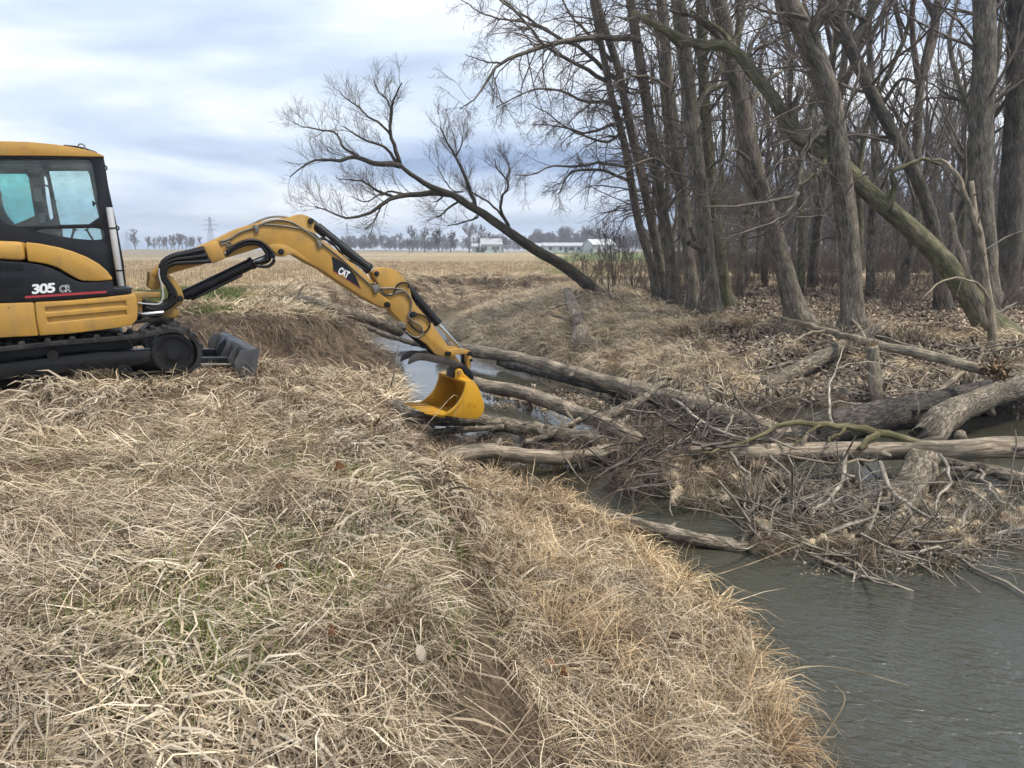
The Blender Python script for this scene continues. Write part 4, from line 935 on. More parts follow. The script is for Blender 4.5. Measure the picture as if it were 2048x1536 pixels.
    bare_tree('tall_tree', 'tall bare tree with one long limb arching left high over the creek',
              [(Cp, .25, .15), (lm([(1432, 285), (1350, 252), (1130, 255), (900, 280), (700, 340), (490, 430), (400, 560), (330, 640), (200, 740)], 22.4, -3), .10, .012),
               (lm([(490, 430), (380, 420), (240, 370)], 20.2, -.5), .03, .01),
               (lm([(1500, 600), (1400, 640), (1300, 600), (1200, 580), (1050, 640)], 22.4, -2), .05, .012)],
              B, M['twig_red'], DRP, 23, 'trees along the wooded bank')
    Pa = trunk_path([(1392, 622), (1378, 520), (1368, 400), (1352, 293), (1335, 146), (1323, 0), (1318, -40)])
    bare_tree('tall_tree', 'thick grey trunk, left one of the close pair by the bank',
              [(Pa, .25, .17), (px_path([(1362, 380), (1330, 330), (1290, 320), (1240, 350), (1200, 360)], Pa[0, 1], -1.5), .06, .012),
               (px_path([(1340, 180), (1290, 150), (1230, 170), (1190, 220)], Pa[0, 1], -2), .06, .012),
               (px_path([(1330, 90), (1300, 30), (1280, -40)], Pa[0, 1], 1), .08, .03)], B, M['twig'], DRP, 24, 'trees along the wooded bank')
    Pb = trunk_path([(1427, 640), (1413, 520), (1404, 420), (1390, 293), (1373, 146), (1355, 0), (1350, -40)])
    rt = bare_tree('tall_tree', 'thick grey trunk, right one of the close pair by the bank',
              [(Pb, .31, .2), (px_path([(1382, 240), (1420, 180), (1470, 160), (1500, 100), (1530, 40)], Pb[0, 1], 1.5), .09, .03),
               (px_path([(1397, 360), (1440, 320), (1480, 340), (1510, 400), (1520, 450)], Pb[0, 1], -1.2), .05, .012),
               (px_path([(1366, 100), (1330, 60), (1290, 30), (1250, 40)], Pb[0, 1], -2), .07, .02)], B, M['twig'], DRP, 25, 'trees along the wooded bank')
    for pts in ([(1408, 560), (1400, 600), (1388, 640), (1372, 652)], [(1408, 570), (1404, 610), (1412, 655)], [(1406, 590), (1396, 630), (1384, 655)]):
        p = px_path(pts, Pb[0, 1] - .32); p[-1, 2] -= .1; V, q, bk = tubes(catmull(p, 9)[None], np.linspace(.055, .03, 9)[None], 7, cap=True)
        link('root', mesh_np('root', V - np.array(Pb[0]), [q], {'bk': bk}), M['log'], rt)
    for pts, r in (([(1380, 455), (1388, 480), (1398, 500), (1404, 530), (1407, 570)], .05), ([(1376, 482), (1390, 492), (1406, 500)], .09)):
        p = px_path(pts, Pb[0, 1] - .3); V, q, bk = tubes(catmull(p, 9)[None], np.linspace(r, r * .7, 9)[None], 7, cap=True, rough=.1)
        link('burl', mesh_np('burl', V - np.array(Pb[0]), [q], {'bk': bk}), M['bark_dark'], rt)
    Fp = trunk_path([(1455, 600), (1440, 500), (1425, 380), (1411, 234), (1405, 117), (1402, 0), (1400, -40)], y=21.8)
    bare_tree('tall_tree', 'straight bare tree standing just behind the close pair of trunks',
              [(Fp, .25, .17), (px_path([(1412, 200), (1450, 120), (1480, 60), (1490, 0)], 21.8, 1), .09, .03)], M['bark_moss'], M['twig'], UPL, 26, 'trees along the wooded bank')
    P2 = trunk_path([(1597, 650), (1575, 560), (1549, 475), (1504, 316), (1479, 190), (1447, 47), (1432, -30)], ext=5)
    bare_tree('leaning_tree', 'thick trunk leaning left, pale smooth base on the leaf litter',
              [(P2, .33, .23), (px_path([(1490, 250), (1520, 180), (1570, 130), (1600, 60)], P2[0, 1], 1.5), .08, .02),
               (px_path([(1507, 330), (1470, 300), (1440, 330), (1420, 400)], P2[0, 1], -1.5), .05, .012),
               (px_path([(1455, 90), (1400, 40), (1340, 20)], P2[0, 1], -1), .09, .03)], B, M['twig'], DRP, 27, 'trees along the wooded bank')
    P3 = trunk_path([(1706, 668), (1702, 560), (1695, 450), (1682, 350), (1665, 210), (1640, 130), (1590, 30), (1565, -30)], ext=5)
    bare_tree('tall_tree', 'upright furrowed trunk in front of the long diagonal leaning tree',
              [(P3, .34, .23), (px_path([(1648, 160), (1636, 101), (1631, 47), (1663, 3), (1690, -40)], P3[0, 1], -.4), .11, .06),
               (px_path([(1631, 60), (1600, 30), (1540, 25), (1500, 10)], P3[0, 1], -.6), .05, .02),
               (px_path([(1668, 240), (1610, 300), (1596, 382), (1531, 405), (1473, 411), (1414, 411)], P3[0, 1], -1.5), .06, .012),
               (px_path([(1672, 290), (1690, 230), (1712, 170), (1720, 120)], P3[0, 1], .5), .06, .02),
               (px_path([(1597, 385), (1570, 430), (1500, 460), (1440, 480)], P3[0, 1] - 1.2, -.5), .035, .01)], B, M['twig'],
              DRP, 28, 'trees along the wooded bank')
    b4 = gh(1992, 672); y4 = b4[1]
    P4 = np.vstack([[b4], px_path([(1940, 595), (1885, 520), (1843, 475), (1748, 395), (1669, 316), (1590, 269), (1552, 206), (1511, 152), (1463, 95), (1400, 90), (1358, 76), (1300, 44), (1265, 25)], y4 + .3, 1.0)])
    bare_tree('fallen_leaning_tree', 'long mossy trunk leaning diagonally across the woods from lower right to upper left',
              [(P4, .36, .10), (px_path([(1590, 269), (1590, 240), (1585, 205)], y4 + .7, -.2), .10, .06),
               (px_path([(1775, 425), (1790, 370), (1785, 345), (1830, 325), (1850, 318), (1880, 330)], y4 + .4, -.4), .08, .03),
               (px_path([(1660, 300), (1640, 340), (1600, 370)], y4 + .6, -.8), .06, .03),
               (px_path([(1480, 110), (1440, 60), (1380, 20)], y4 + 1, .6), .08, .03)], M['bark_moss'], M['twig'], [dict(UPL[0], trunk=False)] + UPL[1:], 29, cat='tree', group='trees along the wooded bank')
    P7 = trunk_path([(1892, 585), (1872, 480), (1843, 380), (1800, 290), (1748, 196), (1700, 95), (1663, 10), (1645, -30)], y=20.5, ext=4)
    bare_tree('leaning_tree', 'dark trunk leaning left behind the diagonal tree, left of the tall straight trunk',
              [(P7, .24, .2), (px_path([(1698, 100), (1735, 40), (1755, 0), (1780, -50)], 20.5, .5), .13, .07), (px_path([(1735, 42), (1690, 22), (1650, 20)], 20.6, -.5), .06, .02),
               (px_path([(1760, 215), (1800, 160), (1830, 165), (1830, 175)], 20.5, -.6), .06, .03)], M['bark_dark'], M['twig'], UPL, 30, 'trees along the wooded bank')
    P5 = trunk_path([(1975, 602), (1968, 480), (1960, 300), (1968, 150), (1969, 0), (1970, -60)], y=21.5, ext=5)
    bare_tree('tall_tree', 'broad straight furrowed trunk second from the right edge',
              [(P5, .46, .38), (px_path([(1960, 330), (1930, 200), (1900, 90), (1915, 0)], 21.5, 1.4), .10, .04), (px_path([(1964, 260), (2000, 190), (2040, 150)], 21.5, 1), .07, .02)], B, M['twig'], UPL, 31, 'trees along the wooded bank')
    P6 = trunk_path([(2006, 606), (2018, 480), (2030, 300), (2037, 150), (2042, 0), (2044, -60)], y=22.5, ext=5)
    bare_tree('tall_tree', 'broad dark trunk rising along the right edge',
              [(P6, .52, .36), (px_path([(2030, 280), (2060, 180), (2100, 100)], 22.5, 1), .10, .03)], M['bark_dark'], M['twig'], UPL, 32, 'trees along the wooded bank')
    bs = gh(1988, 705); ys = bs[1]
    bare_tree('dead_snag', 'pale barkless dead snag with broken top, beside the foot of the diagonal tree',
              [(np.vstack([[bs], px_path([(1982, 640), (1972, 560), (1961, 470), (1950, 420), (1943, 362)], ys, .2)]), .13, .06),
               (px_path([(1976, 660), (1945, 580), (1920, 500), (1897, 425)], ys, .4), .07, .04),
               (px_path([(1960, 470), (1935, 395), (1900, 330), (1860, 318)], ys, .6), .06, .02),
               (px_path([(1980, 600), (1950, 565), (1890, 560), (1840, 600)], ys, -.6), .035, .012)], M['log_pale'], M['twig_pale'],
              [dict(n=2, lfrac=.3, ang=(30, 70), up=-.1, bend=-.05, t0=.2, K=6, rr=.4, rmin=.008, lmin=.3, lmax=.9)], 33, cat='dead tree', S=10)
build_woods_edge()

# --- the trees standing deeper in the woods: six kinds, copied
def wood_tree(seed, H, r, fork):
    rg = np.random.default_rng(seed); g = Geo()
    n = 7; z = np.linspace(0, H * .8, n); xy = np.cumsum(rg.normal(size=(n, 2)) * .22, 0); xy -= xy[0]
    lean = rg.normal(size=2) * .06; p = np.column_stack([xy[:, 0] + lean[0] * z, xy[:, 1] + lean[1] * z, z]); p[0, 2] = -.3
    trunk = [(p, r, r * .35)]
    for k in range(fork):
        i = rg.integers(2, n - 2); a = rg.uniform(0, 6.28); L = H * rg.uniform(.35, .55)
        q = [p[i]]; d = np.array([math.cos(a) * .5, math.sin(a) * .5, 1.0])
        for s in range(4): d = unit(d + np.array([0, 0, .2]) + rg.normal(size=3) * .12); q.append(q[-1] + d * L / 4)
        trunk.append((np.array(q), r * .55, r * .18))
    V, q_, bk = tubes(catmull(p, 16)[None], np.linspace(r, r * .35, 16)[None], 8, cap=True, rough=.05, seed=seed)
    tm = mesh_np('trunk', V, [q_], {'bk': bk})
    P = np.array([catmull(t[0], 12) for t in trunk]); R = np.array([np.linspace(t[1], t[2], 12) for t in trunk])
    if fork: g.add(*tubes(P[1:], R[1:], 6))
    P1, R1 = spawn(P, R, 11, .32, (25, 65), .25, .08, rg, t0=.18, K=7, rr=.5, rmin=.010, rmax=.05, lmin=.8, lmax=4); g.add(*tubes(P1, R1, 4))
    P2, R2 = spawn(P1, R1, 6, .45, (25, 60), .12, .05, rg, t0=.2, K=5, rr=.5, rmin=.007, lmin=.4, lmax=2); g.add(*tubes(P2, R2, 3))
    P3, R3 = spawn(P2, R2, 4, .5, (25, 60), .08, .05, rg, t0=.2, K=4, rr=.5, rmin=.006, lmin=.25, lmax=1); g.add(*tubes(P3, R3, 3))
    return tm, g.mesh('crown')
def build_woods():
    kinds = [wood_tree(100 + k, H, r, f) for k, (H, r, f) in enumerate([(13, .13, 2), (15, .17, 3), (11, .10, 2), (14, .12, 1), (9, .075, 1), (16, .19, 3)])]
    for tm, cm in kinds: tm.materials.append(M['bark_grey']); cm.materials.append(M['twig'])
    kinds[1][0].materials[0] = M['bark_dark']; kinds[3][0].materials[0] = M['bark_moss']
    rg = np.random.default_rng(7); placed = []; n = 0; tries = 0
    while n < 110 and tries < 4000:
        tries += 1
        u = rg.random() ** .75
        y = 22 + 50 * u; px = rg.uniform(1235 + 60 * (y < 30), 2240); x = (px - 1024) / FPX * (y + .4)
        if any((x - a) ** 2 + (y - b) ** 2 < (1.1 + .015 * y) ** 2 for a, b in placed): continue
        z, zone, dw, dt, left = terrain([x], [y])
        if zone[0] != 2 and not (zone[0] == 1 and y > 46 and px > 1290): continue
        if zone[0] == 2 and dt[0] < 1.5: continue
        placed.append((x, y)); ki = rg.integers(6); tm, cm = kinds[ki]
        root = empty('woodland_tree', (x, y, z[0])); root.rotation_euler = (0, 0, rg.uniform(0, 6.28)); sc_ = rg.uniform(.8, 1.2); root.scale = (sc_,) * 3
        look = ('grey twice forked', 'dark barked triple forked', 'thin crooked', 'moss tinged single stemmed', 'very thin young', 'stout many limbed')[ki]
        wh = np.array([1310, 1360, 1420, 1480, 1550, 1620, 1690, 1760, 1830, 1900, 1960, 2010])
        pl = ('left of the tall edge trees', 'behind the left clump', 'behind the close pair of trunks', 'right of the close pair', 'left of the pale leaning trunk', 'right of the pale leaning trunk', 'left of the upright furrowed trunk', 'right of the upright furrowed trunk',
              'above the diagonal tree', 'behind the diagonal tree foot', 'left of the broad straight trunk', 'between the two broad right trunks', 'at the right edge')[int(np.searchsorted(wh, px))]
        dp = 'near the front' if y < 28 else ('midway back' if y < 36 else ('far back' if y < 50 else 'at the very back'))
        tag(root, 'bare tree, %s, %s, %s' % (look, pl, dp), 'tree', 'bare trees deep in the woods')
        link('trunk', tm, None, root); link('crown', cm, None, root); n += 1
build_woods()

# --- willow-side shrubs and saplings
def shrub_mesh(seed, H, stems, spread, thick=.014, levels=2, fine=.006):
    rg = np.random.default_rng(seed); a = rg.uniform(0, 6.28, stems); ti = rg.uniform(.05, spread, stems)
    D = np.stack([np.cos(a) * ti, np.sin(a) * ti, np.ones(stems)], 1); S = np.stack([np.cos(a), np.sin(a), 0 * a], 1) * rg.uniform(0, .12, stems)[:, None]
    K = 8; pts = [S]; d = unit(D); L = H * rg.uniform(.6, 1.1, stems)
    for k in range(1, K): d = unit(d + rg.normal(size=d.shape) * .09 + np.array([0, 0, .03])); pts.append(pts[-1] + d * (L / (K - 1))[:, None])
    P = np.stack(pts, 1); R = np.linspace(thick, thick * .35, K)[None] * rg.uniform(.6, 1.3, stems)[:, None]
    g = Geo(); g.add(*tubes(P, R, 4))
    for l in range(levels):
        P, R = spawn(P, R, 5, .4, (25, 60), .15, .06, rg, t0=.25, K=5, rr=.6, rmin=fine, lmin=.15, lmax=1.2); g.add(*tubes(P, R, 3))
    return g.mesh('stems')
def build_shrubs():
    V = [shrub_mesh(200 + k, H, s, sp) for k, (H, s, sp) in enumerate([(2.6, 8, .5), (2.0, 10, .8), (3.6, 4, .25)])]
    for m in V: m.materials.append(M['twig_red'])
    for px, py, k, sc, lab in ((1180, 600, 1, 1.0, 'bare shrub with arching stems left of the willow foot'), (1232, 590, 0, 1.25, 'tall bare shrub right of the willow foot'),
                               (1140, 560, 1, .9, 'low bare shrub under the leaning willow trunk'), (1268, 585, 1, 1.1, 'bare shrub between the willow and the woods'),
                               (1215, 612, 2, 1.05, 'pale upright sapling in front of the willow foot'), (1290, 575, 0, 1.1, 'bare shrub at the left foot of the woods')):
        p = gh(px, py); o = empty('bare_shrub', tuple(p)); o.scale = (sc,) * 3; o.rotation_euler = (0, 0, px); tag(o, lab, 'shrub', 'bare shrubs by the willow')
        link('stems', V[k], None, o)
build_shrubs()
# ------------------------------------------------------------------ grass, stubble, leaf litter, brush: countless small stuff, instanced
def blade_mesh(name, rg, B, spread, az, e0, curl, L, W, K=5, zj=.0, wind=0.0, power=1.0, kink=0.0, raw=False):
    """B strips of K points each"""
    ang = rg.uniform(0, 6.283, B); rad = spread * np.sqrt(rg.random(B))
    p = np.stack([np.cos(ang) * rad, np.sin(ang) * rad, rg.uniform(-.01, zj + .001, B)], 1)
    a = az(B); el = np.radians(e0(B)); cu = np.radians(curl(B)); Ln = L(B); Wd = W(B); tw = rg.uniform(-.9, .9, B)
    pts = [p]; ds = []
    for k in range(1, K):
        s = (k - .5) / (K - 1); e = el - cu * s ** power + (rg.normal(size=B) * kink if k > 1 else 0); aa = a + wind * s * rg.normal(size=B)
        d = np.stack([np.cos(aa) * np.cos(e), np.sin(aa) * np.cos(e), np.sin(e)], 1); ds.append(d)
        p = p + d * (Ln / (K - 1))[:, None]; pts.append(p)
    P = np.stack(pts, 1); ds.append(ds[-1]); D = np.stack(ds, 1)
    side = np.stack([-np.sin(a), np.cos(a), 0 * a], 1)[:, None, :]; up = np.cross(side, D)
    sv = side * np.cos(tw)[:, None, None] + up * np.sin(tw)[:, None, None]
    wp = np.array([.7, 1.0, .95, .7, .12]) if K == 5 else (np.array([.8, 1.0, .8, .1]) if K == 4 else np.linspace(1, .15, K))
    hw = (Wd[:, None] * wp[None])[..., None] * .5
    if raw: return P, sv * hw, rg.random(B)
    V = np.stack([P - sv * hw, P + sv * hw], 2)
    idx = np.arange(B * K * 2).reshape(B, K, 2)
    q = np.stack([idx[:, :-1, 0], idx[:, :-1, 1], idx[:, 1:, 1], idx[:, 1:, 0]], -1).reshape(-1, 4)
    bv = np.repeat(rg.random(B), K * 2)
    return mesh_np(name, V.reshape(-1, 3), [q], {'bv': bv})
def leafy(name, stops, rough=.75, trans=.0, objvar=.35):
    m = bpy.data.materials.new(name); m.use_nodes = True; t = m.node_tree; b = t.nodes['Principled BSDF']; out = t.nodes['Material Output']
    bv = attr(t, 'bv').outputs['Fac']; oi = N(t, 'ShaderNodeObjectInfo').outputs['Random']
    c = ramp(t, stops, bv).outputs[0]
    lo, hi = 1 - objvar, 1 + objvar
    ov = ramp(t, [(0, (lo, lo, lo)), (.5, (1, .98, .95)), (1, (hi, hi * .97, hi * .92))], oi).outputs[0]
    geo = N(t, 'ShaderNodeNewGeometry').outputs['Position']
    n1 = noise(t, geo, 1.1, 2, .6)
    pv = ramp(t, [(.3, (.56, .49, .43)), (.48, (.95, .93, .9)), (.7, (1.25, 1.2, 1.1))], n1.outputs[0]).outputs[0]
    c = mixc(t, 1, mixc(t, 1, c, ov, 'MULTIPLY'), pv, 'MULTIPLY')
    t.links.new(c, b.inputs['Base Color']); b.inputs['Roughness'].default_value = rough; b.inputs['Specular IOR Level'].default_value = .25
    if not trans: return m
    tr = N(t, 'ShaderNodeBsdfTranslucent'); t.links.new(c, tr.inputs[0]); mx = N(t, 'ShaderNodeMixShader'); mx.inputs[0].default_value = trans
    t.links.new(b.outputs[0], mx.inputs[1]); t.links.new(tr.outputs[0], mx.inputs[2]); t.links.new(mx.outputs[0], out.inputs[0])
    return m
STRAW = [(0, (.17, .125, .085)), (.2, (.32, .25, .17)), (.5, (.53, .445, .33)), (.8, (.68, .59, .455)), (1, (.80, .72, .59))]
RUSSET = [(0, (.17, .115, .065)), (.25, (.36, .26, .155)), (.6, (.55, .425, .27)), (1, (.72, .60, .42))]
M['straw'] = leafy('dry_straw', STRAW)
M['russet'] = leafy('russet_dry_grass', RUSSET)
M['grey_grass'] = leafy('weathered_grey_grass', [(0, (.08, .058, .042)), (.4, (.19, .145, .105)), (1, (.38, .30, .22))])
M['pale_straw'] = leafy('bleached_straw', [(0, (.36, .29, .21)), (.5, (.58, .495, .375)), (1, (.78, .70, .57))])
M['scarp_grass'] = leafy('dark_scarp_grass', [(0, (.05, .037, .028)), (.5, (.13, .098, .072)), (.85, (.24, .185, .135)), (1, (.42, .34, .26))])  # browns kept dark to carry the shade of scarp, undercut and jam
M['green'] = leafy('fresh_green_grass', [(0, (.075, .105, .025)), (.6, (.135, .18, .055)), (1, (.27, .28, .11))], .6, .3)
M['stubble'] = leafy('maize_stubble', [(0, (.16, .12, .075)), (.4, (.36, .28, .18)), (1, (.60, .49, .33))])
M['litter'] = leafy('dead_leaf_litter', [(0, (.08, .06, .045)), (.35, (.20, .155, .115)), (.75, (.38, .315, .25)), (1, (.56, .50, .42))], .8, .15, .3)
M['brown_leaf'] = leafy('brown_dead_leaf', [(0, (.16, .075, .03)), (1, (.26, .13, .055))], .6, .2, .1)
M['pale_leaf'] = leafy('pale_curled_leaf', [(0, (.36, .33, .27)), (1, (.52, .48, .42))], .6, .2, .1)
M['brush'] = bark('brush_twigs', (.14, .11, .09), (.29, .235, .195), 0, fine=20)

def leaf_mesh(name, rg, n, spread, size, zj=.04):
    """n curled dead leaves, each a lobed little sheet"""
    out = np.array([(0, -.5), (.3, -.28), (.42, .05), (.24, .32), (0, .58), (-.24, .32), (-.42, .05), (-.3, -.28), (0, 0)])
    V = []; F = []; bv = []
    for i in range(n):
        s = size * rg.uniform(.6, 1.3); p = out * s * np.array([rg.uniform(.6, 1), 1]); cur = rg.uniform(-3, 3) / size * .12
        z = cur * (p[:, 0] ** 2) * 12 + rg.uniform(-1, 1) / size * .06 * p[:, 1] ** 2 * 8 + rg.normal(size=9) * s * .05
        q = np.column_stack([p, z]); E = np.array(Euler((rg.normal() * .45, rg.normal() * .45, rg.uniform(0, 6.28))).to_matrix())
        q = q @ E.T + np.array([*(rg.normal(size=2) * spread * .5), rg.uniform(.0, zj)])
        k = len(V) * 9; V.append(q); F += [(k + j, k + (j + 1) % 8, k + 8) for j in range(8)]; bv += [rg.random()] * 9
    return mesh_np(name, np.concatenate(V), [np.array(F)], {'bv': np.array(bv)})

def src_coll(name, meshes, mat):
    c = bpy.data.collections.new(name)
    for i, me in enumerate(meshes):
        if len(me.materials) == 0: me.materials.append(mat)
        o = bpy.data.objects.new('%s_%02d' % (name, i), me); c.objects.link(o)
    return c
def scatter(name, label, cat, coll, P, nrm, yaw, scl, idx):
    """one object of kind stuff: instances of the collection's members at the given points"""
    nrm = unit(np.asarray(nrm)); cyw, syw = np.cos(yaw), np.sin(yaw)
    xa = np.stack([cyw, syw, 0 * cyw], 1); xa = unit(xa - (xa * nrm).sum(1, keepdims=True) * nrm); ya = np.cross(nrm, xa)
    R = np.stack([xa, ya, nrm], 2)
    rot = np.stack([np.arctan2(R[:, 2, 1], R[:, 2, 2]), -np.arcsin(np.clip(R[:, 2, 0], -1, 1)), np.arctan2(R[:, 1, 0], R[:, 0, 0])], 1)
    me = mesh_np(name, P, [], {'rot': rot, 'scl': np.asarray(scl)})
    a = me.attributes.new('idx', 'INT', 'POINT'); a.data.foreach_set('value', np.asarray(idx, np.int32))
    o = link(name, me); tag(o, label, cat, kind='stuff')
    g = bpy.data.node_groups.new(name, 'GeometryNodeTree')
    g.interface.new_socket('Geometry', in_out='INPUT', socket_type='NodeSocketGeometry'); g.interface.new_socket('Geometry', in_out='OUTPUT', socket_type='NodeSocketGeometry')
    gi = g.nodes.new('NodeGroupInput'); go = g.nodes.new('NodeGroupOutput'); ip = g.nodes.new('GeometryNodeInstanceOnPoints'); ci = g.nodes.new('GeometryNodeCollectionInfo')
    ci.inputs['Collection'].default_value = coll; ci.inputs['Separate Children'].default_value = True; ci.inputs['Reset Children'].default_value = True
    ip.inputs['Pick Instance'].default_value = True
    def na(n, ty):
        x = g.nodes.new('GeometryNodeInputNamedAttribute'); x.data_type = ty; x.inputs[0].default_value = n
        return [s for s in x.outputs if s.enabled and s.name == 'Attribute'][0]
    L = g.links.new
    L(gi.outputs[0], ip.inputs['Points']); L(ci.outputs[0], ip.inputs['Instance']); L(na('idx', 'INT'), ip.inputs['Instance Index'])
    L(na('rot', 'FLOAT_VECTOR'), ip.inputs['Rotation']); L(na('scl', 'FLOAT'), ip.inputs['Scale']); L(ip.outputs[0], go.inputs[0])
    md = o.modifiers.new('scatter', 'NODES'); md.node_group = g
    return o
def grow(name, label, variants, P, nrm, yaw, scl, nb, wid, rg, mat):
    """one object of kind stuff: nb blades of a random clump at every point, as plain geometry"""
    nrm = unit(np.asarray(nrm)); cyw, syw = np.cos(yaw), np.sin(yaw)
    xa = np.stack([cyw, syw, 0 * cyw], 1); xa = unit(xa - (xa * nrm).sum(1, keepdims=True) * nrm); ya = np.cross(nrm, xa)
    R = np.stack([xa, ya, nrm], 2); Vs = []; bvs = []
    vi = rg.integers(0, len(variants), len(P)); ob = rg.random(len(P)) * .3 - .15
    for k, (C, H, bv) in enumerate(variants):
        for nbk in np.unique(nb[vi == k]):
            s = np.nonzero((vi == k) & (nb == nbk))[0]
            if len(s) == 0: continue
            pick = rg.integers(0, len(C), (len(s), nbk))
            c = np.einsum('nij,nbkj->nbki', R[s], C[pick]) * scl[s][:, None, None, None] + P[s][:, None, None, :]
            h = np.einsum('nij,nbkj->nbki', R[s], H[pick]) * wid[s][:, None, None, None]
            V = np.stack([c - h, c + h], 3); K = V.shape[2]
            Vs.append(V.reshape(-1, K, 2, 3)); bvs.append((np.clip(bv[pick] + ob[s][:, None], 0, 1)).ravel())
    V = np.concatenate(Vs); bv = np.concatenate(bvs); B, K = V.shape[:2]
    idx = np.arange(B * K * 2).reshape(B, K, 2)
    q = np.stack([idx[:, :-1, 0], idx[:, :-1, 1], idx[:, 1:, 1], idx[:, 1:, 0]], -1).reshape(-1, 4)
    o = link(name, mesh_np(name, V.reshape(-1, 3), [q], {'bv': np.repeat(bv, K * 2)}), mat); tag(o, label, 'grass', kind='stuff')
    return o
def normals(x, y, h=.12):
    z0 = terrain(x, y); zx = terrain(x + h, y)[0]; zy = terrain(x, y + h)[0]
    return z0, unit(np.stack([-(zx - z0[0]) / h, -(zy - z0[0]) / h, np.ones(len(x))], 1))
def sample(rg, x0, x1, y0, y1, dens, marg=1.15):
    n = int((x1 - x0) * (y1 - y0) * dens); x = rg.uniform(x0, x1, n); y = rg.uniform(y0, y1, n)
    k = np.abs(x) < (.692 * y + .5) * marg + .4
    return x[k], y[k]
U = lambda rg, a, b: (lambda n: rg.uniform(a, b, n))
def off_machine(x, y):
    """clear of the two tracks and the strip between them"""
    dx, dy = x - EX_O.x, y - EX_O.y; u = dx * math.cos(EX_H) + dy * math.sin(EX_H); r = dx * math.sin(EX_H) - dy * math.cos(EX_H)
    return ~((u > -1.6) & (u < 1.36) & (np.abs(r) < .93))

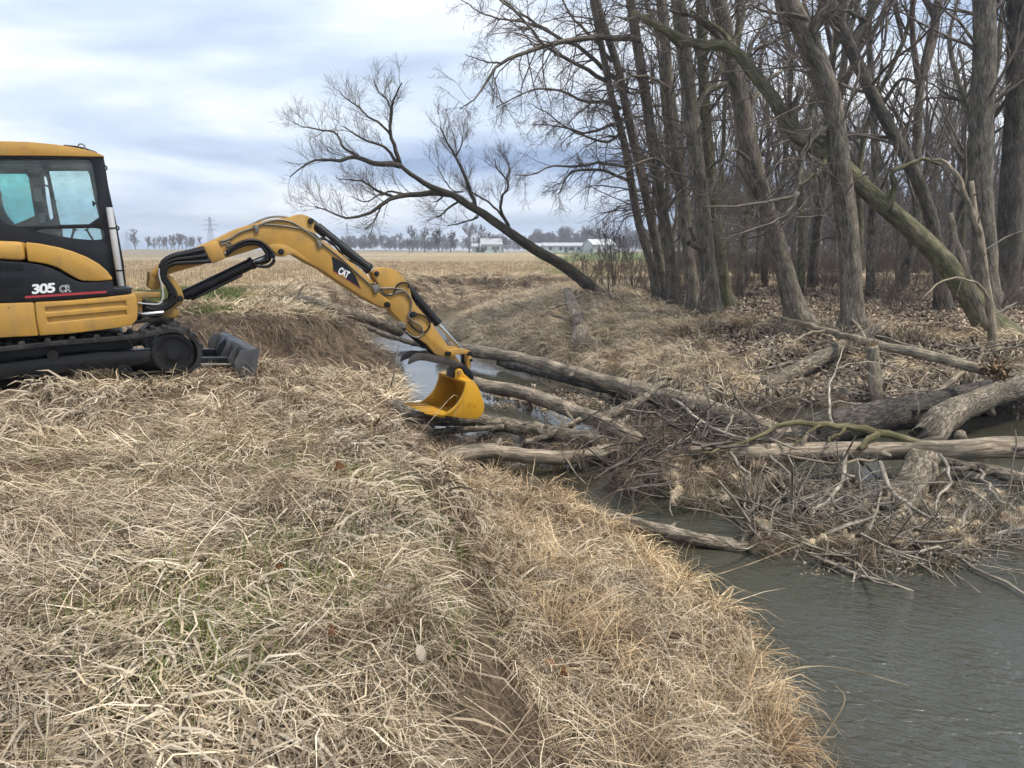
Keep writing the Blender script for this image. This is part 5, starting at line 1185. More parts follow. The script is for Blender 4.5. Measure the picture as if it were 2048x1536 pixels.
def build_grass():
    rg = np.random.default_rng(50)
    G = lambda s: (lambda n: rg.normal(0, s, n))
    def Wmix(a, b, c): return lambda n: np.where(rg.random(n) < .12, rg.uniform(b, c, n), rg.uniform(a, b, n))
    mats = [blade_mesh('mat%02d' % k, rg, 60, .19, G(.75), U(rg, 4, 52), U(rg, 10, 75), U(rg, .16, .42), Wmix(.005, .009, .015), zj=.07, wind=.5, kink=.12, K=4) for k in range(6)]
    mats += [blade_mesh('mat%02d' % k, rg, 50, .2, U(rg, 0, 6.28), U(rg, 0, 40), U(rg, 0, 50), U(rg, .12, .34), Wmix(.006, .01, .016), zj=.06, wind=.8, kink=.18, K=4) for k in range(6, 9)]
    tufts = [blade_mesh('tuft%02d' % k, rg, 70, .07, G(.95), U(rg, 50, 86), U(rg, 80, 165), U(rg, .3, .62), Wmix(.005, .009, .012), wind=.35, power=1.2, K=4) for k in range(5)]
    green = [blade_mesh('green%02d' % k, rg, 34, .09, U(rg, 0, 6.28), U(rg, 45, 88), U(rg, 0, 60), U(rg, .06, .15), U(rg, .003, .006), wind=.4) for k in range(3)]
    hang = [blade_mesh('hang%02d' % k, rg, 80, .14, G(.5), U(rg, 5, 60), U(rg, 90, 150), U(rg, .45, .95), Wmix(.005, .009, .013), wind=.25, power=.7, K=4) for k in range(4)]
    stub = [blade_mesh('stub%02d' % k, rg, 26, .38, U(rg, 0, 6.28), lambda n: np.where(rg.random(n) < .35, rg.uniform(60, 90, n), rg.uniform(-3, 20, n)), U(rg, 0, 25), U(rg, .08, .3), U(rg, .012, .028), K=3, zj=.04) for k in range(4)]
    C = {k: src_coll(k, v, M[m]) for k, v, m in (('matgrass', mats, 'straw'), ('tuftgrass', tufts, 'straw'), ('greengrass', green, 'green'), ('hanggrass', hang, 'scarp_grass'), ('stubble', stub, 'stubble'))}
    C['russettuft'] = src_coll('russettuft', [m.copy() for m in tufts], None)
    for o in C['russettuft'].objects: o.data.materials.clear(); o.data.materials.append(M['russet'])
    flow = wavy(60, 1.2, 4, 8); patch = wavy(61, .8, 3, 10); patch2 = wavy(62, 1.0, 4, 10)
    def put(name, label, coll, x, y, smin, smax, lift=0.0, yaw=None, tilt=1.0, nvar=None, keep=None):
        (z, zone, dw, dt, left), nr = normals(x, y)
        k = np.ones(len(x), bool) if keep is None else keep(x, y, z, zone, dw, dt, left)
        x, y, z, nr = x[k], y[k], z[k], nr[k]
        if len(x) == 0: return
        yw = yaw(x, y, nr) if yaw else rg.uniform(0, 6.28, len(x))
        nr = unit(nr * tilt + np.array([0, 0, 1 - tilt]))
        n = nvar or len(C[coll].objects)
        scatter(name, label, 'grass', C[coll], np.stack([x, y, z + lift], 1), nr, yw, rg.uniform(smin, smax, len(x)), rg.integers(0, n, len(x)))
    comb = lambda x, y, nr: 2.2 * flow(x, y) - 1.3 + rg.normal(0, .45, len(x))
    down = lambda x, y, nr: np.arctan2(nr[:, 1], nr[:, 0]) + rg.normal(0, .5, len(x))
    by_bucket = lambda x, y: (x > -1.75) & (x < .3) & (y > 7.6) & (y < 11.6)
    on_near = lambda x, y, z, zone, dw, dt, left: ((zone == 0) | ((zone == 4) & left)) & off_machine(x, y) & (z > WZ + .12)
    RAW = dict(K=4, raw=True)
    r_mat = [blade_mesh('', rg, 170, .19, G(.6), U(rg, 0, 48), U(rg, 10, 80), U(rg, .14, .38), Wmix(.0018, .0045, .010), zj=.065, wind=.7, kink=.14, **RAW) for k in range(6)] + \
            [blade_mesh('', rg, 170, .2, U(rg, 0, 6.28), U(rg, 0, 40), U(rg, 0, 50), U(rg, .10, .30), Wmix(.002, .005, .012), zj=.055, wind=1.0, kink=.18, **RAW) for k in range(3)]
    r_hang = [blade_mesh('', rg, 100, .12, G(.6), U(rg, 0, 50), U(rg, 90, 150), U(rg, .3, .6), U(rg, .002, .0045), wind=.4, power=.6, **RAW) for k in range(3)]
    r_tuft = [blade_mesh('', rg, 150, .06, G(.95), U(rg, 50, 86), U(rg, 80, 165), U(rg, .3, .62), Wmix(.0025, .0055, .009), wind=.35, power=1.2, **RAW) for k in range(5)]
    r_fine = [blade_mesh('', rg, 150, .13, U(rg, 0, 6.28), U(rg, 15, 80), U(rg, 20, 120), U(rg, .22, .5), U(rg, .002, .004), wind=.7, kink=.15, **RAW) for k in range(4)]
    r_stalk = [blade_mesh('', rg, 12, .12, U(rg, 0, 6.28), U(rg, 5, 65), U(rg, 0, 60), U(rg, .4, .9), U(rg, .0025, .0045), wind=.15, **RAW) for k in range(4)]
    r_green = [blade_mesh('', rg, 60, .09, U(rg, 0, 6.28), U(rg, 45, 88), U(rg, 0, 60), U(rg, .06, .15), U(rg, .003, .006), wind=.4, **RAW) for k in range(3)]
    def lay(name, label, var, x, y, smin, smax, nb0, mat, lift=0.0, yaw=None, tilt=1.0, keep=None):
        (z, zone, dw, dt, left), nr = normals(x, y); k = keep(x, y, z, zone, dw, dt, left); x, y, z, nr = x[k], y[k], z[k], nr[k]
        yw = yaw(x, y, nr) if yaw else rg.uniform(0, 6.28, len(x)); nr = unit(nr * tilt + np.array([0, 0, 1 - tilt]))
        sc = rg.uniform(smin, smax, len(x)); far = np.clip(y / 4.2, 1, 2.0); sc = sc * np.clip(1.15 - y / 30, .8, 1.05)
        grow(name, label, var, np.stack([x, y, z + lift], 1), nr, yw, sc, np.full(len(x), nb0), sc ** .5 * far, rg, M[mat])
    top_near = lambda x, y, z, zone, dw, dt, left: on_near(x, y, z, zone, dw, dt, left) & ~((zone == 4) & (dt < .6) & ((dt < .2) | (rg.random(len(x)) < .6))) & (dt > .08) & ((zone == 4) | (patch_bare(x, y) > -.3) | (rg.random(len(x)) < .35))
    # 1 flattened straw over the near bank
    xs, ys = zip(*[sample(rg, -a, b, y0, y1, d, 1.12) for a, b, y0, y1, d in ((3, 2.4, 1.0, 3, 62), (4.6, 2.6, 3, 5, 48), (7, 2.2, 5, 8, 30), (10, 1, 8, 13.5, 17))])
    x, y = np.concatenate(xs), np.concatenate(ys)
    lay('matted_grass', 'flattened dry straw grass covering the near bank', r_mat, x, y, .75, 1.3, 60, 'straw', 0, comb, .85, top_near)
    # 2 arching tufts, in patches
    xs, ys = zip(*[sample(rg, -a, b, y0, y1, d, 1.12) for a, b, y0, y1, d in ((3, 2.4, 1.0, 4, 22), (7, 2.4, 4, 8, 14), (10, 1, 8, 13.5, 9))])
    x, y = np.concatenate(xs), np.concatenate(ys); k = (patch(x, y) > 0.0) & ~by_bucket(x, y)
    lay('grass_tufts', 'arching tufts of dry grass on the near bank', r_tuft, x[k], y[k], .5, .95, 34, 'straw', 0, comb, .8, top_near)
    r_broad = [blade_mesh('', rg, 60, .12, G(.7), U(rg, 15, 70), U(rg, 70, 150), U(rg, .22, .48), U(rg, .007, .014), wind=.4, kink=.05, power=1.1, **RAW) for k in range(4)]
    x, y = sample(rg, -4.6, 1.2, 1.0, 7.5, 34); k = patch2(x * .8, y * .8) > .12
    lay('broad_blades', 'bleached broad grass blades folded over in patches on the near bank', r_broad, x[k], y[k], .7, 1.1, 16, 'pale_straw', .02, comb, .85, top_near)
    # 3 russet wiry grass on the lower shelf towards the water
    x, y = sample(rg, -2.5, 2.6, 1.2, 12, 50)
    lay('shelf_grass', 'wiry russet grass on the lower shelf beside the water', r_fine, x, y, .5, 1.15, 40, 'russet', 0, None, .7, lambda x, y, z, zone, dw, dt, left: (zone == 4) & left & (z > WZ + .06) & (rg.random(len(x)) < np.where(by_bucket(x, y), .3, .42 + .5 * (patch2(x * 1.3, y * 1.3) > .05))) & (dt > .62))
    x, y = sample(rg, -2.5, 2.6, 1.2, 12, 34)
    lay('overhanging_grass', 'long russet grass bending over the edge of the water', r_tuft, x, y, .5, 1.0, 34, 'russet', 0, down, .7, lambda x, y, z, zone, dw, dt, left: (zone == 4) & left & (z > WZ + .02) & ((dw < .3) | (patch(x * 1.2, y * 1.2) > .22)) & (dt > .6) & ~by_bucket(x, y))
    x, y = sample(rg, -4, 2.0, 1.2, 11.5, 60)
    lay('edge_grass', 'stalks hanging down the little scarp along the bank edge, coloured dark as its shade', r_hang, x, y, .6, 1.0, 22, 'scarp_grass', .03, down, .6, lambda x, y, z, zone, dw, dt, left: left & (dt < .5) & ((zone == 4) | (dt < .1)))
    # 4 long loose stalks
    x, y = sample(rg, -7, 2.4, 1.2, 13, 2.6)
    lay('loose_stalks', 'long loose dry grass stalks sticking out of the straw', r_stalk, x, y, .6, 1.2, 4, 'straw', .02, None, .9, on_near)
    # 5 green shoots
    gp = [(-.6, 4.1, .5, 40), (-.3, 3.3, .4, 16), (-1.35, 3.3, .7, 130), (-1.0, 2.6, .5, 50), (-2.4, 4.8, .8, 50), (-1.0, 5.4, .7, 45), (-.5, 4.6, .5, 26), (-3.6, 5.6, 1.2, 40)]
    x = np.concatenate([a + s * .6 * rg.normal(size=n) for a, b, s, n in gp]); y = np.concatenate([b + s * .6 * rg.normal(size=n) for a, b, s, n in gp])
    lay('green_shoots', 'patches of fresh green grass shoots among the straw', r_green, x, y, .7, 1.3, 14, 'green', .015, None, .5, on_near)
    # 6 undercut far side of the gully and the cut bank: hanging sods, coloured dark as the overhang's shade
    x, y = sample(rg, -11, 2, 12, 46, 18)
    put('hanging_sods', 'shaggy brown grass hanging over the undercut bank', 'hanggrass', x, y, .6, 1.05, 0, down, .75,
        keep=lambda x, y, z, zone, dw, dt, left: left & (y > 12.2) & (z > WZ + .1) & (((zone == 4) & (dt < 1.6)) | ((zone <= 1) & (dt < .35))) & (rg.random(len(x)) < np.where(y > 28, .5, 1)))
    x, y = sample(rg, -11, 2, 11.5, 48, 9)
    put('bank_straw', 'dry straw on the far banks of the creek', 'matgrass', x, y, 1.1, 1.8, 0, down, .8, keep=lambda x, y, z, zone, dw, dt, left: left & (y > 12.2) & (z > WZ + .1) & (((zone == 4) & ((dt > 1.5) | (y > 19))) | ((zone <= 1) & (dt > .25) & (dt < 1.8))) & (rg.random(len(x)) < np.where(y > 28, .45, 1)))
    x, y = sample(rg, -12, -3, 13, 26, 30)
    put('verge_grass', 'short green grass verge between bank and field', 'greengrass', x, y, 1.2, 2.0, 0, None, .6, keep=lambda x, y, z, zone, dw, dt, left: left & (zone <= 1) & (dt > .3) & (dt < 5) & (patch2(x * .6, y * .6) > -.35))
    # 7 wooded side: drooping tufts down the grassy slope
    x, y = sample(rg, -3, 12, 14, 36, 15)
    keepR = lambda x, y, z, zone, dw, dt, left: ~left & (z > WZ + .08) & (((zone == 4) & (rg.random(len(x)) < np.where(x > 4.8, .06, 1))) | ((zone == 2) & (dt < .3 + 2.2 * (x < 4.2))))
    put('slope_tufts', 'drooping straw tufts down the far bank slope', 'tuftgrass', x, y, .9, 1.5, 0, down, .8, keep=keepR)
    x, y = sample(rg, -3, 12, 14, 36, 20)
    put('slope_straw', 'matted straw and dead grass covering the far bank slope', 'matgrass', x, y, 1.0, 1.7, 0, down, .9, keep=keepR)
    x, y = sample(rg, -3, 6, 15, 36, 6)
    put('slope_russet', 'russet grass clumps on the far bank', 'russettuft', x, y, .9, 1.4, 0, down, .8, keep=lambda x, y, z, zone, dw, dt, left: ~left & (z > WZ + .1) & (zone == 4) & (patch(x * .5, y * .5) > .1))
    # 8 stubble rows across the field
    ys = np.arange(20, 90, .76); n = []
    for yy in ys:
        w_ = .8 * yy + 4; m = int(2 * w_ * np.clip(1.7 * (40 / (yy + 15)), .5, 1.7)); xx = rg.uniform(-w_, .32 * yy, m); n.append(np.stack([xx, yy + rg.normal(0, .10, m) - .12 * xx], 1))
    n = np.concatenate(n); n = n[(n[:, 1] > 17)]
    put('field_stubble', 'rows of cut maize stubble across the field', 'stubble', n[:, 0], n[:, 1], .7, 1.3, 0, None, .3, keep=lambda x, y, z, zone, dw, dt, left: left & (zone == 1) & (dt > 1.0))
    # 9 leaf litter
    lit = src_coll('litter', [leaf_mesh('litter%02d' % k, rg, 16, .42, .075) for k in range(5)], M['litter'])
    def put_leaf(name, label, x, y, s0, s1, keep):
        (z, zone, dw, dt, left), nr = normals(x, y); k = keep(x, y, z, zone, dw, dt, left); x, y, z, nr = x[k], y[k], z[k], nr[k]
        scatter(name, label, 'leaves', lit, np.stack([x, y, z + .01], 1), nr, rg.uniform(0, 6.28, len(x)), rg.uniform(s0, s1, len(x)), rg.integers(0, 5, len(x)))
    x = np.concatenate([rg.uniform(0, 34, 15000), rg.uniform(3.5, 14, 2600)]); y = np.concatenate([rg.uniform(13, 44, 15000), rg.uniform(13, 18.5, 2600)])
    put_leaf('leaf_litter', 'dead brown leaves covering the woodland floor', x, y, .8, 1.4, lambda x, y, z, zone, dw, dt, left: ~left & (z > WZ + .1) & ((zone == 2) | ((zone == 4) & (x > 4.2))) & (np.abs(x) < .8 * y + 1) & (rg.random(len(x)) < np.where(y > 28, .6, 1)))
    x, y = sample(rg, -5, 2.2, 1, 9, 3.0)
    put_leaf('scattered_leaves', 'scattered grey dead leaves caught in the straw', x, y, .5, .9, lambda *a: on_near(*a) & (patch2(a[0], a[1]) > .1))
    # 10 leafless brush in the woods
    br = src_coll('brush', [shrub_mesh(300 + k, H, s, sp, .011, 2, .006) for k, (H, s, sp) in enumerate([(1.8, 9, .7), (2.6, 7, .5), (1.2, 12, 1.0), (3.2, 6, .4)])], M['brush'])
    x = rg.uniform(2, 42, 2600); y = rg.uniform(20, 62, 2600)
    (z, zone, dw, dt, left), nr = normals(x, y)
    k = (np.abs(x) < .78 * y) & (((zone == 2) & (dt > 4.0 - 2.2 * (x < 6))) | ((zone == 1) & (x > .2 * y) & (y > 46))) & (rg.random(len(x)) < np.where(y < 27, .22, .8))
    scatter('undergrowth', 'tangled leafless brush under the trees of the woods', 'brush', br, np.stack([x, y, z], 1)[k], np.tile([0, 0, 1.0], (k.sum(), 1)), rg.uniform(0, 6.28, k.sum()), rg.uniform(.45, .95, k.sum()), rg.integers(0, 4, k.sum()))
build_grass()
# ------------------------------------------------------------------ fallen logs and the log jam
def pz(pts): return np.array([onz(*p) for p in pts])
def log(name, label, pts, r0, r1, mat, branches=(), seed=0, S=12, group='logs of the jam', end=None, cat='log', rough=.06, world=False):
    """pts: picture points with their height (px, py, z); branches: [(pts, r0, r1)]"""
    p = np.array(pts, float) if world else pz(pts); base = p[0].copy(); p = catmull(p, 22)
    root = empty(name, tuple(base)); tag(root, label, cat, group)
    rg = np.random.default_rng(seed); L = np.linalg.norm(np.diff(p, axis=0), axis=1).sum()
    p[1:-1] += rg.normal(size=(20, 3)) * .012 * min(1, L / 3)
    r = np.linspace(r0, r1, 22) * (1 + .06 * np.sin(np.linspace(0, 9, 22) + seed))
    V, q, bk = tubes(p[None], r[None], S, cap=True, seed=seed, rough=rough); g = Geo(); g.add(V, q, bk)
    for j in range(int(min(9, 2 + L * 1.1))):                 # knots and snapped-off side shoots
        i = rg.integers(2, 20); d = unit(unit(np.cross(p[i + 1] - p[i - 1], rg.normal(size=3))) + np.array([0, 0, .3]) + .5 * unit(p[i + 1] - p[i - 1])); h = r[i] * rg.uniform(1.1, 2.2)
        g.add(*tubes(np.stack([p[i] + d * r[i] * .5, p[i] + d * r[i], p[i] + d * h])[None], np.array([[.5, .34, .2]]) * r[i] * rg.uniform(.6, 1.2), 7, cap=True))
    link('trunk', g.mesh('trunk', base), M[mat], root)
    for b, a0, a1 in branches:
        bp = catmull(np.array(b, float) if world else pz(b), 10); bp[1:] += rg.normal(size=(9, 3)) * .012
        V, q, bk = tubes(bp[None], np.linspace(a0, a1, 10)[None], 8, cap=True, seed=seed + 3, rough=.05)
        link('branch', mesh_np('branch', V - base, [q], {'bk': bk}), M[mat], root)
    if end is not None:          # splintered broken end
        k = -1 if end > 0 else 0; c = p[k]; d = unit(p[k] - p[k - 1]) if end > 0 else unit(p[0] - p[1]); rr = r[k]
        n1 = unit(np.cross(d, [0, 0, 1.0])); n2 = np.cross(d, n1); g = Geo()
        for j in range(22):
            a = rg.uniform(0, 6.28); f = rg.uniform(.1, .9); s = c + (n1 * math.cos(a) + n2 * math.sin(a)) * rr * f - d * .05
            e = s + d * rg.uniform(.03, .16) * (rr / .12) + rg.normal(size=3) * .02
            g.add(*tubes(np.stack([s, (s + e) / 2, e])[None], np.array([[.2, .15, .03]]) * rr, 4))
        link('splintered_end', g.mesh('splintered_end', base), M['rot'], root)
    return root
def branchy(name, label, paths, mat, levels, seed, group='fallen branches in the water'):
    """a bare fallen branch: traced stems and the twigs that grow off them"""
    rg = np.random.default_rng(seed); base = paths[0][0][0].copy(); root = empty(name, tuple(base)); tag(root, label, 'branch', group)
    P = np.array([catmull(p, 12) for p, _, _ in paths]); P[:, 1:] += rg.normal(size=(len(paths), 11, 3)) * .018
    R = np.array([np.linspace(a, b, 12) for _, a, b in paths])
    g = Geo(); g.add(*tubes(P, R, 7, cap=True)); link('stem', g.mesh('stem', base), M[mat], root)
    g = Geo(); src = (P, R)
    for kw in levels:
        src = spawn(src[0], src[1], rg=rg, **kw); src[0][..., 2] = np.maximum(src[0][..., 2], WZ - .05); g.add(*tubes(src[0], src[1], 4))
    link('twigs', g.mesh('twigs', base), M[mat], root)
    return root
def build_jam():
    log('curved_log', 'thick curved mossy log lying across the near water, butt end in the straw', [(872, 940, -1.16), (895, 920, -1.08), (940, 905, -1.04), (1000, 904, -1.1), (1080, 914, -1.2), (1170, 910, -1.25), (1245, 893, -1.3)], .125, .07, 'log_smooth', [([(1170, 912, -1.22), (1210, 908, -1.2), (1240, 900, -1.2)], .04, .02)], 1)
    log('long_log', 'log the bucket rests on, running from the near bank to the tangle', [(795, 812, -.92), (830, 834, -1.0), (950, 842, -1.07), (1050, 858, -1.12), (1130, 874, -1.16), (1215, 888, -1.27)], .10, .12, 'log', seed=2)
    log('thin_log', 'thin pale pole just below the log under the bucket', [(832, 870, -1.22), (900, 862, -1.15), (1008, 854, -1.1)], .06, .04, 'log', seed=3)
    log('thin_log', 'short branch slanting up towards the snaking branch', [(1050, 886, -1.2), (1100, 869, -1.1), (1160, 838, -1.0)], .05, .035, 'log', seed=4)
    log('long_log', 'bare log leading away from the back of the bucket to the tangle', [(890, 748, -1.3), (950, 766, -1.2), (1050, 786, -1.2), (1130, 815, -1.15), (1200, 842, -1.15), (1275, 888, -1.25)], .11, .14, 'log_smooth', [([(1130, 815, -1.1), (1150, 850, -1.2), (1140, 880, -1.35)], .03, .015)], 5)
    log('snaking_branch', 'snaking grey branch with a raised crooked tip above the tangle', [(1195, 840, -1.1), (1240, 820, -1.02), (1270, 808, -.98), (1295, 792, -.93), (1312, 772, -.85), (1334, 767, -.83)], .085, .06, 'log', seed=6, rough=.1)
    log('trunk_log', 'longest smooth trunk, crossing the pool from behind the stick to the dark log', [(880, 688, -1.12), (960, 704, -1.1), (1050, 718, -1.1), (1150, 745, -1.1), (1250, 772, -1.1), (1350, 797, -1.1), (1450, 828, -1.12), (1570, 872, -1.18)], .15, .15, 'log_smooth', seed=7)
    log('trunk_log', 'second trunk lying half sunk beneath the longest smooth trunk', [(1000, 724, -1.28), (1100, 750, -1.28), (1200, 774, -1.28), (1300, 797, -1.32), (1430, 824, -1.36)], .10, .12, 'log_wet', seed=8)
    log('fallen_limb', 'grey forked limb lying from the green verge down the left bank, broken orange end', [(508, 607, .07), (545, 603, .08), (600, 597, .12), (640, 608, .06), (700, 627, -.18), (760, 648, -.58), (800, 664, -.9)], .07, .15, 'log', [([(604, 596, .14), (598, 584, .3), (606, 574, .42)], .05, .03), ([(508, 607, .07), (503, 602, .12)], .04, .02)], 9, end=1, group='logs')
    log('sunken_log', 'bare log half in the dark water behind the thumb', [(738, 656, -1.05), (790, 676, -1.2), (860, 694, -1.36)], .08, .08, 'log', seed=10)
    log('trunk_log', 'long pale horizontal trunk crossing the lower right, closest of the jam', [(1380, 906, -1.12), (1500, 906, -1.1), (1700, 902, -1.08), (1900, 898, -1.05), (2140, 898, -1.0)], .10, .145, 'log_smooth', [([(1560, 908, -1.05), (1660, 925, -1.14), (1750, 918, -1.16), (1800, 905, -1.1)], .02, .02)], 11)
    log('big_dark_log', 'massive dark wet log behind the pale horizontal trunk', [(1490, 905, -1.36), (1560, 882, -1.3), (1700, 846, -1.24), (1850, 815, -1.18), (2048, 778, -1.08), (2160, 756, -1.0)], .22, .31, 'log_wet', seed=12, S=18)
    log('big_log', 'thick brown log with a flared grey butt at the right edge', [(1843, 905, -1.42), (1856, 872, -1.16), (1895, 832, -1.0), (1980, 792, -.88), (2048, 768, -.78), (2160, 735, -.58)], .21, .20, 'log', [([(1920, 870, -1.0), (1928, 900, -1.3)], .08, .06)], 13, S=18, rough=.09)
    log('mossy_branch', 'bent yellow green branch arching over the pale horizontal trunk', [(1400, 906, -1.02), (1480, 890, -.95), (1575, 848, -.77), (1640, 849, -.8), (1700, 856, -.83), (1760, 866, -.86), (1850, 890, -1.0)], .02, .055, 'log_moss', [([(1755, 867, -.86), (1735, 880, -.92), (1722, 898, -1.0)], .045, .035), ([(1640, 850, -.8), (1610, 872, -.9), (1580, 900, -1.0)], .02, .012), ([(1690, 856, -.83), (1655, 885, -.95)], .025, .015)], 14, group='fallen branches')
    log('pale_branch', 'long pale barkless branch leaning from the leaf litter down to the rotten root', [(1536, 630, -.12), (1600, 645, -.18), (1650, 660, -.25), (1750, 686, -.32), (1850, 711, -.4), (1965, 738, -.5)], .03, .10, 'log_pale', [([(1652, 661, -.25), (1615, 668, -.3), (1585, 684, -.38)], .035, .015), ([(1730, 680, -.3), (1718, 655, -.15), (1695, 630, .0)], .035, .02), ([(1600, 645, -.18), (1570, 650, -.25), (1540, 640, -.2)], .02, .01)], 15, end=1, group='logs')
    fl = np.array([gh(*p) for p in ((1528, 796), (1600, 757), (1680, 718), (1765, 677))]) + np.array([0, 0, .2])
    log('far_log', 'grey log propped up the far bank below the pale branch', fl, .15, .18, 'log', [([fl[1] + (fl[2] - fl[1]) * .5, at(1570, 728, fl[1][1]), at(1505, 748, fl[1][1] - .3)], .06, .03), ([fl[1], fl[1] + np.array([-.1, -.25, -.1]), fl[1] + np.array([-.15, -.4, -.35])], .07, .05)], 16, group='logs', world=True)
    a = gh(1754, 800)[1] - .1
    log('broken_stump', 'upright pale broken stump below the far bank', [at(1754, 806, a), at(1750, 760, a), at(1746, 720, a + .1), at(1743, 692, a + .1)], .13, .11, 'log_pale', seed=17, end=1, group='logs', world=True, rough=.1)
    log('sunken_log', 'short rotten log end poking from the russet shelf into the riffle', [(1100, 1006, -1.36), (1200, 1032, -1.36), (1300, 1058, -1.35), (1400, 1078, -1.37), (1495, 1097, -1.42)], .10, .06, 'log', seed=18, end=1)
    log('fallen_branch', 'smooth tan branch under the right end of the pale trunk', [(1860, 918, -1.16), (1950, 932, -1.24), (2070, 968, -1.36)], .06, .08, 'log', [([(1950, 935, -1.22), (1905, 940, -1.25), (1860, 946, -1.3)], .04, .02), ([(1980, 940, -1.2), (1940, 962, -1.35)], .035, .025)], 19)
    log('snapped_post', 'stained stump of a limb standing in the water under the pale trunk', [(1770, 1020, -1.45), (1825, 965, -1.32), (1850, 912, -1.16)], .20, .17, 'log', seed=20, rough=.12)
    log('sunken_log', 'black wet log under the flotsam in the lower right', [(1480, 1002, -1.4), (1600, 1012, -1.38), (1720, 1004, -1.36), (1810, 984, -1.38)], .09, .1, 'log_wet', seed=21)
    log('pole', 'pale leaning pole against the far side of the dark log', [(1862, 795, -1.1), (1900, 765, -.9), (1932, 738, -.7)], .05, .045, 'log_pale', seed=22, S=8)
    log('pole', 'dark broken stick standing by the rotten root end', [(1946, 776, -.95), (1954, 740, -.7), (1966, 694, -.38)], .045, .03, 'log', seed=23, S=8)
    # debarked trunk coming down the slope under the willow
    pts = [gh(*p) + np.array([0, 0, .3]) for p in ((1134, 600), (1146, 632), (1158, 672), (1166, 716))]
    log('slope_log', 'pale barkless trunk lying straight down the far bank below the willow', pts, .17, .24, 'log_smooth', [([pts[1], pts[1] + np.array([-.3, -.1, .05]), pts[1] + np.array([-.75, -.4, -.05])], .07, .05), ([pts[2], pts[2] + np.array([-.35, 0, .15]), pts[2] + np.array([-.9, .1, .3])], .05, .03)], 24, group='logs', world=True)
    pts = [gh(*p) + np.array([0, 0, .12]) for p in ((1098, 596), (1130, 600), (1165, 602), (1200, 606), (1240, 618))]
    log('root_log', 'dark root mass lying at the foot of the willow', pts, .10, .2, 'bark_dark', seed=25, group='logs', world=True, rough=.15)
    # rotten root plate of the pale branch
    c = onz(1995, 742, -.5); g = Geo(); rg = np.random.default_rng(3)
    root = empty('rotten_root', tuple(c)); tag(root, 'splintered orange brown root at the right end of the pale branch', 'root')
    for j in range(60):
        d = unit(rg.normal(size=3) + np.array([.3, 0, .2])); p = [c + rg.normal(size=3) * .07]
        for k in range(4): d = unit(d + rg.normal(size=3) * .45); p.append(p[-1] + d * rg.uniform(.02, .06))
        g.add(*tubes(np.array(p)[None], np.linspace(rg.uniform(.015, .04), .008, 5)[None], 6))
    link('roots', g.mesh('roots', c), M['rot'], root)
    # --- bare branches dropping from the pale trunk into the water
    TW = [dict(n=6, lfrac=.4, ang=(25, 70), up=-.2, bend=-.12, t0=.15, K=7, rr=.6, rmin=.006, rmax=.014, lmin=.25, lmax=.8, wob=.2),
          dict(n=3, lfrac=.5, ang=(25, 70), up=-.1, bend=-.08, t0=.2, K=5, rr=.7, rmin=.0045, rmax=.008, lmin=.1, lmax=.35, wob=.25)]
    for lab, pp in (('pale forked branch dropping from the middle of the horizontal trunk', [([(1690, 908, -1.02), (1688, 955, -1.15), (1640, 1010, -1.3), (1600, 1075, -1.42), (1585, 1120, -1.46)], .03, .012), ([(1660, 990, -1.25), (1700, 1040, -1.35), (1740, 1090, -1.44)], .02, .01)]),
                    ('bleached branch trailing right along the water in the lower right', [([(1760, 925, -1.05), (1800, 1000, -1.22), (1860, 1030, -1.28), (1950, 1050, -1.33), (2070, 1075, -1.4)], .028, .012), ([(1820, 1010, -1.25), (1830, 1075, -1.38), (1880, 1130, -1.44)], .018, .01)]),
                    ('bleached branch nearest the riffle, twigs dipping in the water', [([(1600, 1035, -1.33), (1700, 1085, -1.38), (1800, 1105, -1.4), (1900, 1110, -1.4), (2070, 1200, -1.42)], .028, .012), ([(1700, 1085, -1.38), (1720, 1130, -1.42), (1690, 1180, -1.47)], .016, .009)]),
                    ('drooping brushy branch under the left end of the horizontal trunk', [([(1460, 905, -1.02), (1500, 955, -1.15), (1490, 1010, -1.35), (1520, 1050, -1.45)], .024, .01), ([(1540, 912, -1.04), (1580, 960, -1.2), (1560, 1020, -1.4)], .02, .01)]),
                    ('curling pale branch hanging in front of the stained stump', [([(1880, 910, -1.02), (1900, 960, -1.15), (1870, 1010, -1.3), (1900, 1060, -1.4)], .022, .01), ([(1960, 940, -1.1), (2000, 1000, -1.25), (2060, 1030, -1.35)], .02, .01)]),
                    ('pale twiggy branch crossing over the left of the dark log', [([(1345, 800, -.95), (1400, 840, -.95), (1460, 870, -.95), (1545, 880, -.95), (1590, 900, -1.0)], .03, .014), ([(1400, 840, -.95), (1380, 870, -1.0), (1330, 900, -1.1)], .018, .008), ([(1452, 865, -.95), (1465, 835, -.85), (1450, 800, -.7)], .016, .008)]),
                    ('bare twiggy branch in front of the upright stump', [([(1665, 850, -.8), (1655, 790, -.62), (1670, 740, -.5), (1690, 690, -.3)], .022, .008), ([(1668, 740, -.5), (1720, 726, -.45), (1800, 738, -.5), (1830, 790, -.7)], .014, .007)])):
        branchy('fallen_branch', lab, [(pz(p), a, b) for p, a, b in pp], 'twig_pale', TW, len(lab))
    # --- flotsam: tangled twigs, strands of dead grass and leaves, beyond counting
    rg = np.random.default_rng(80)
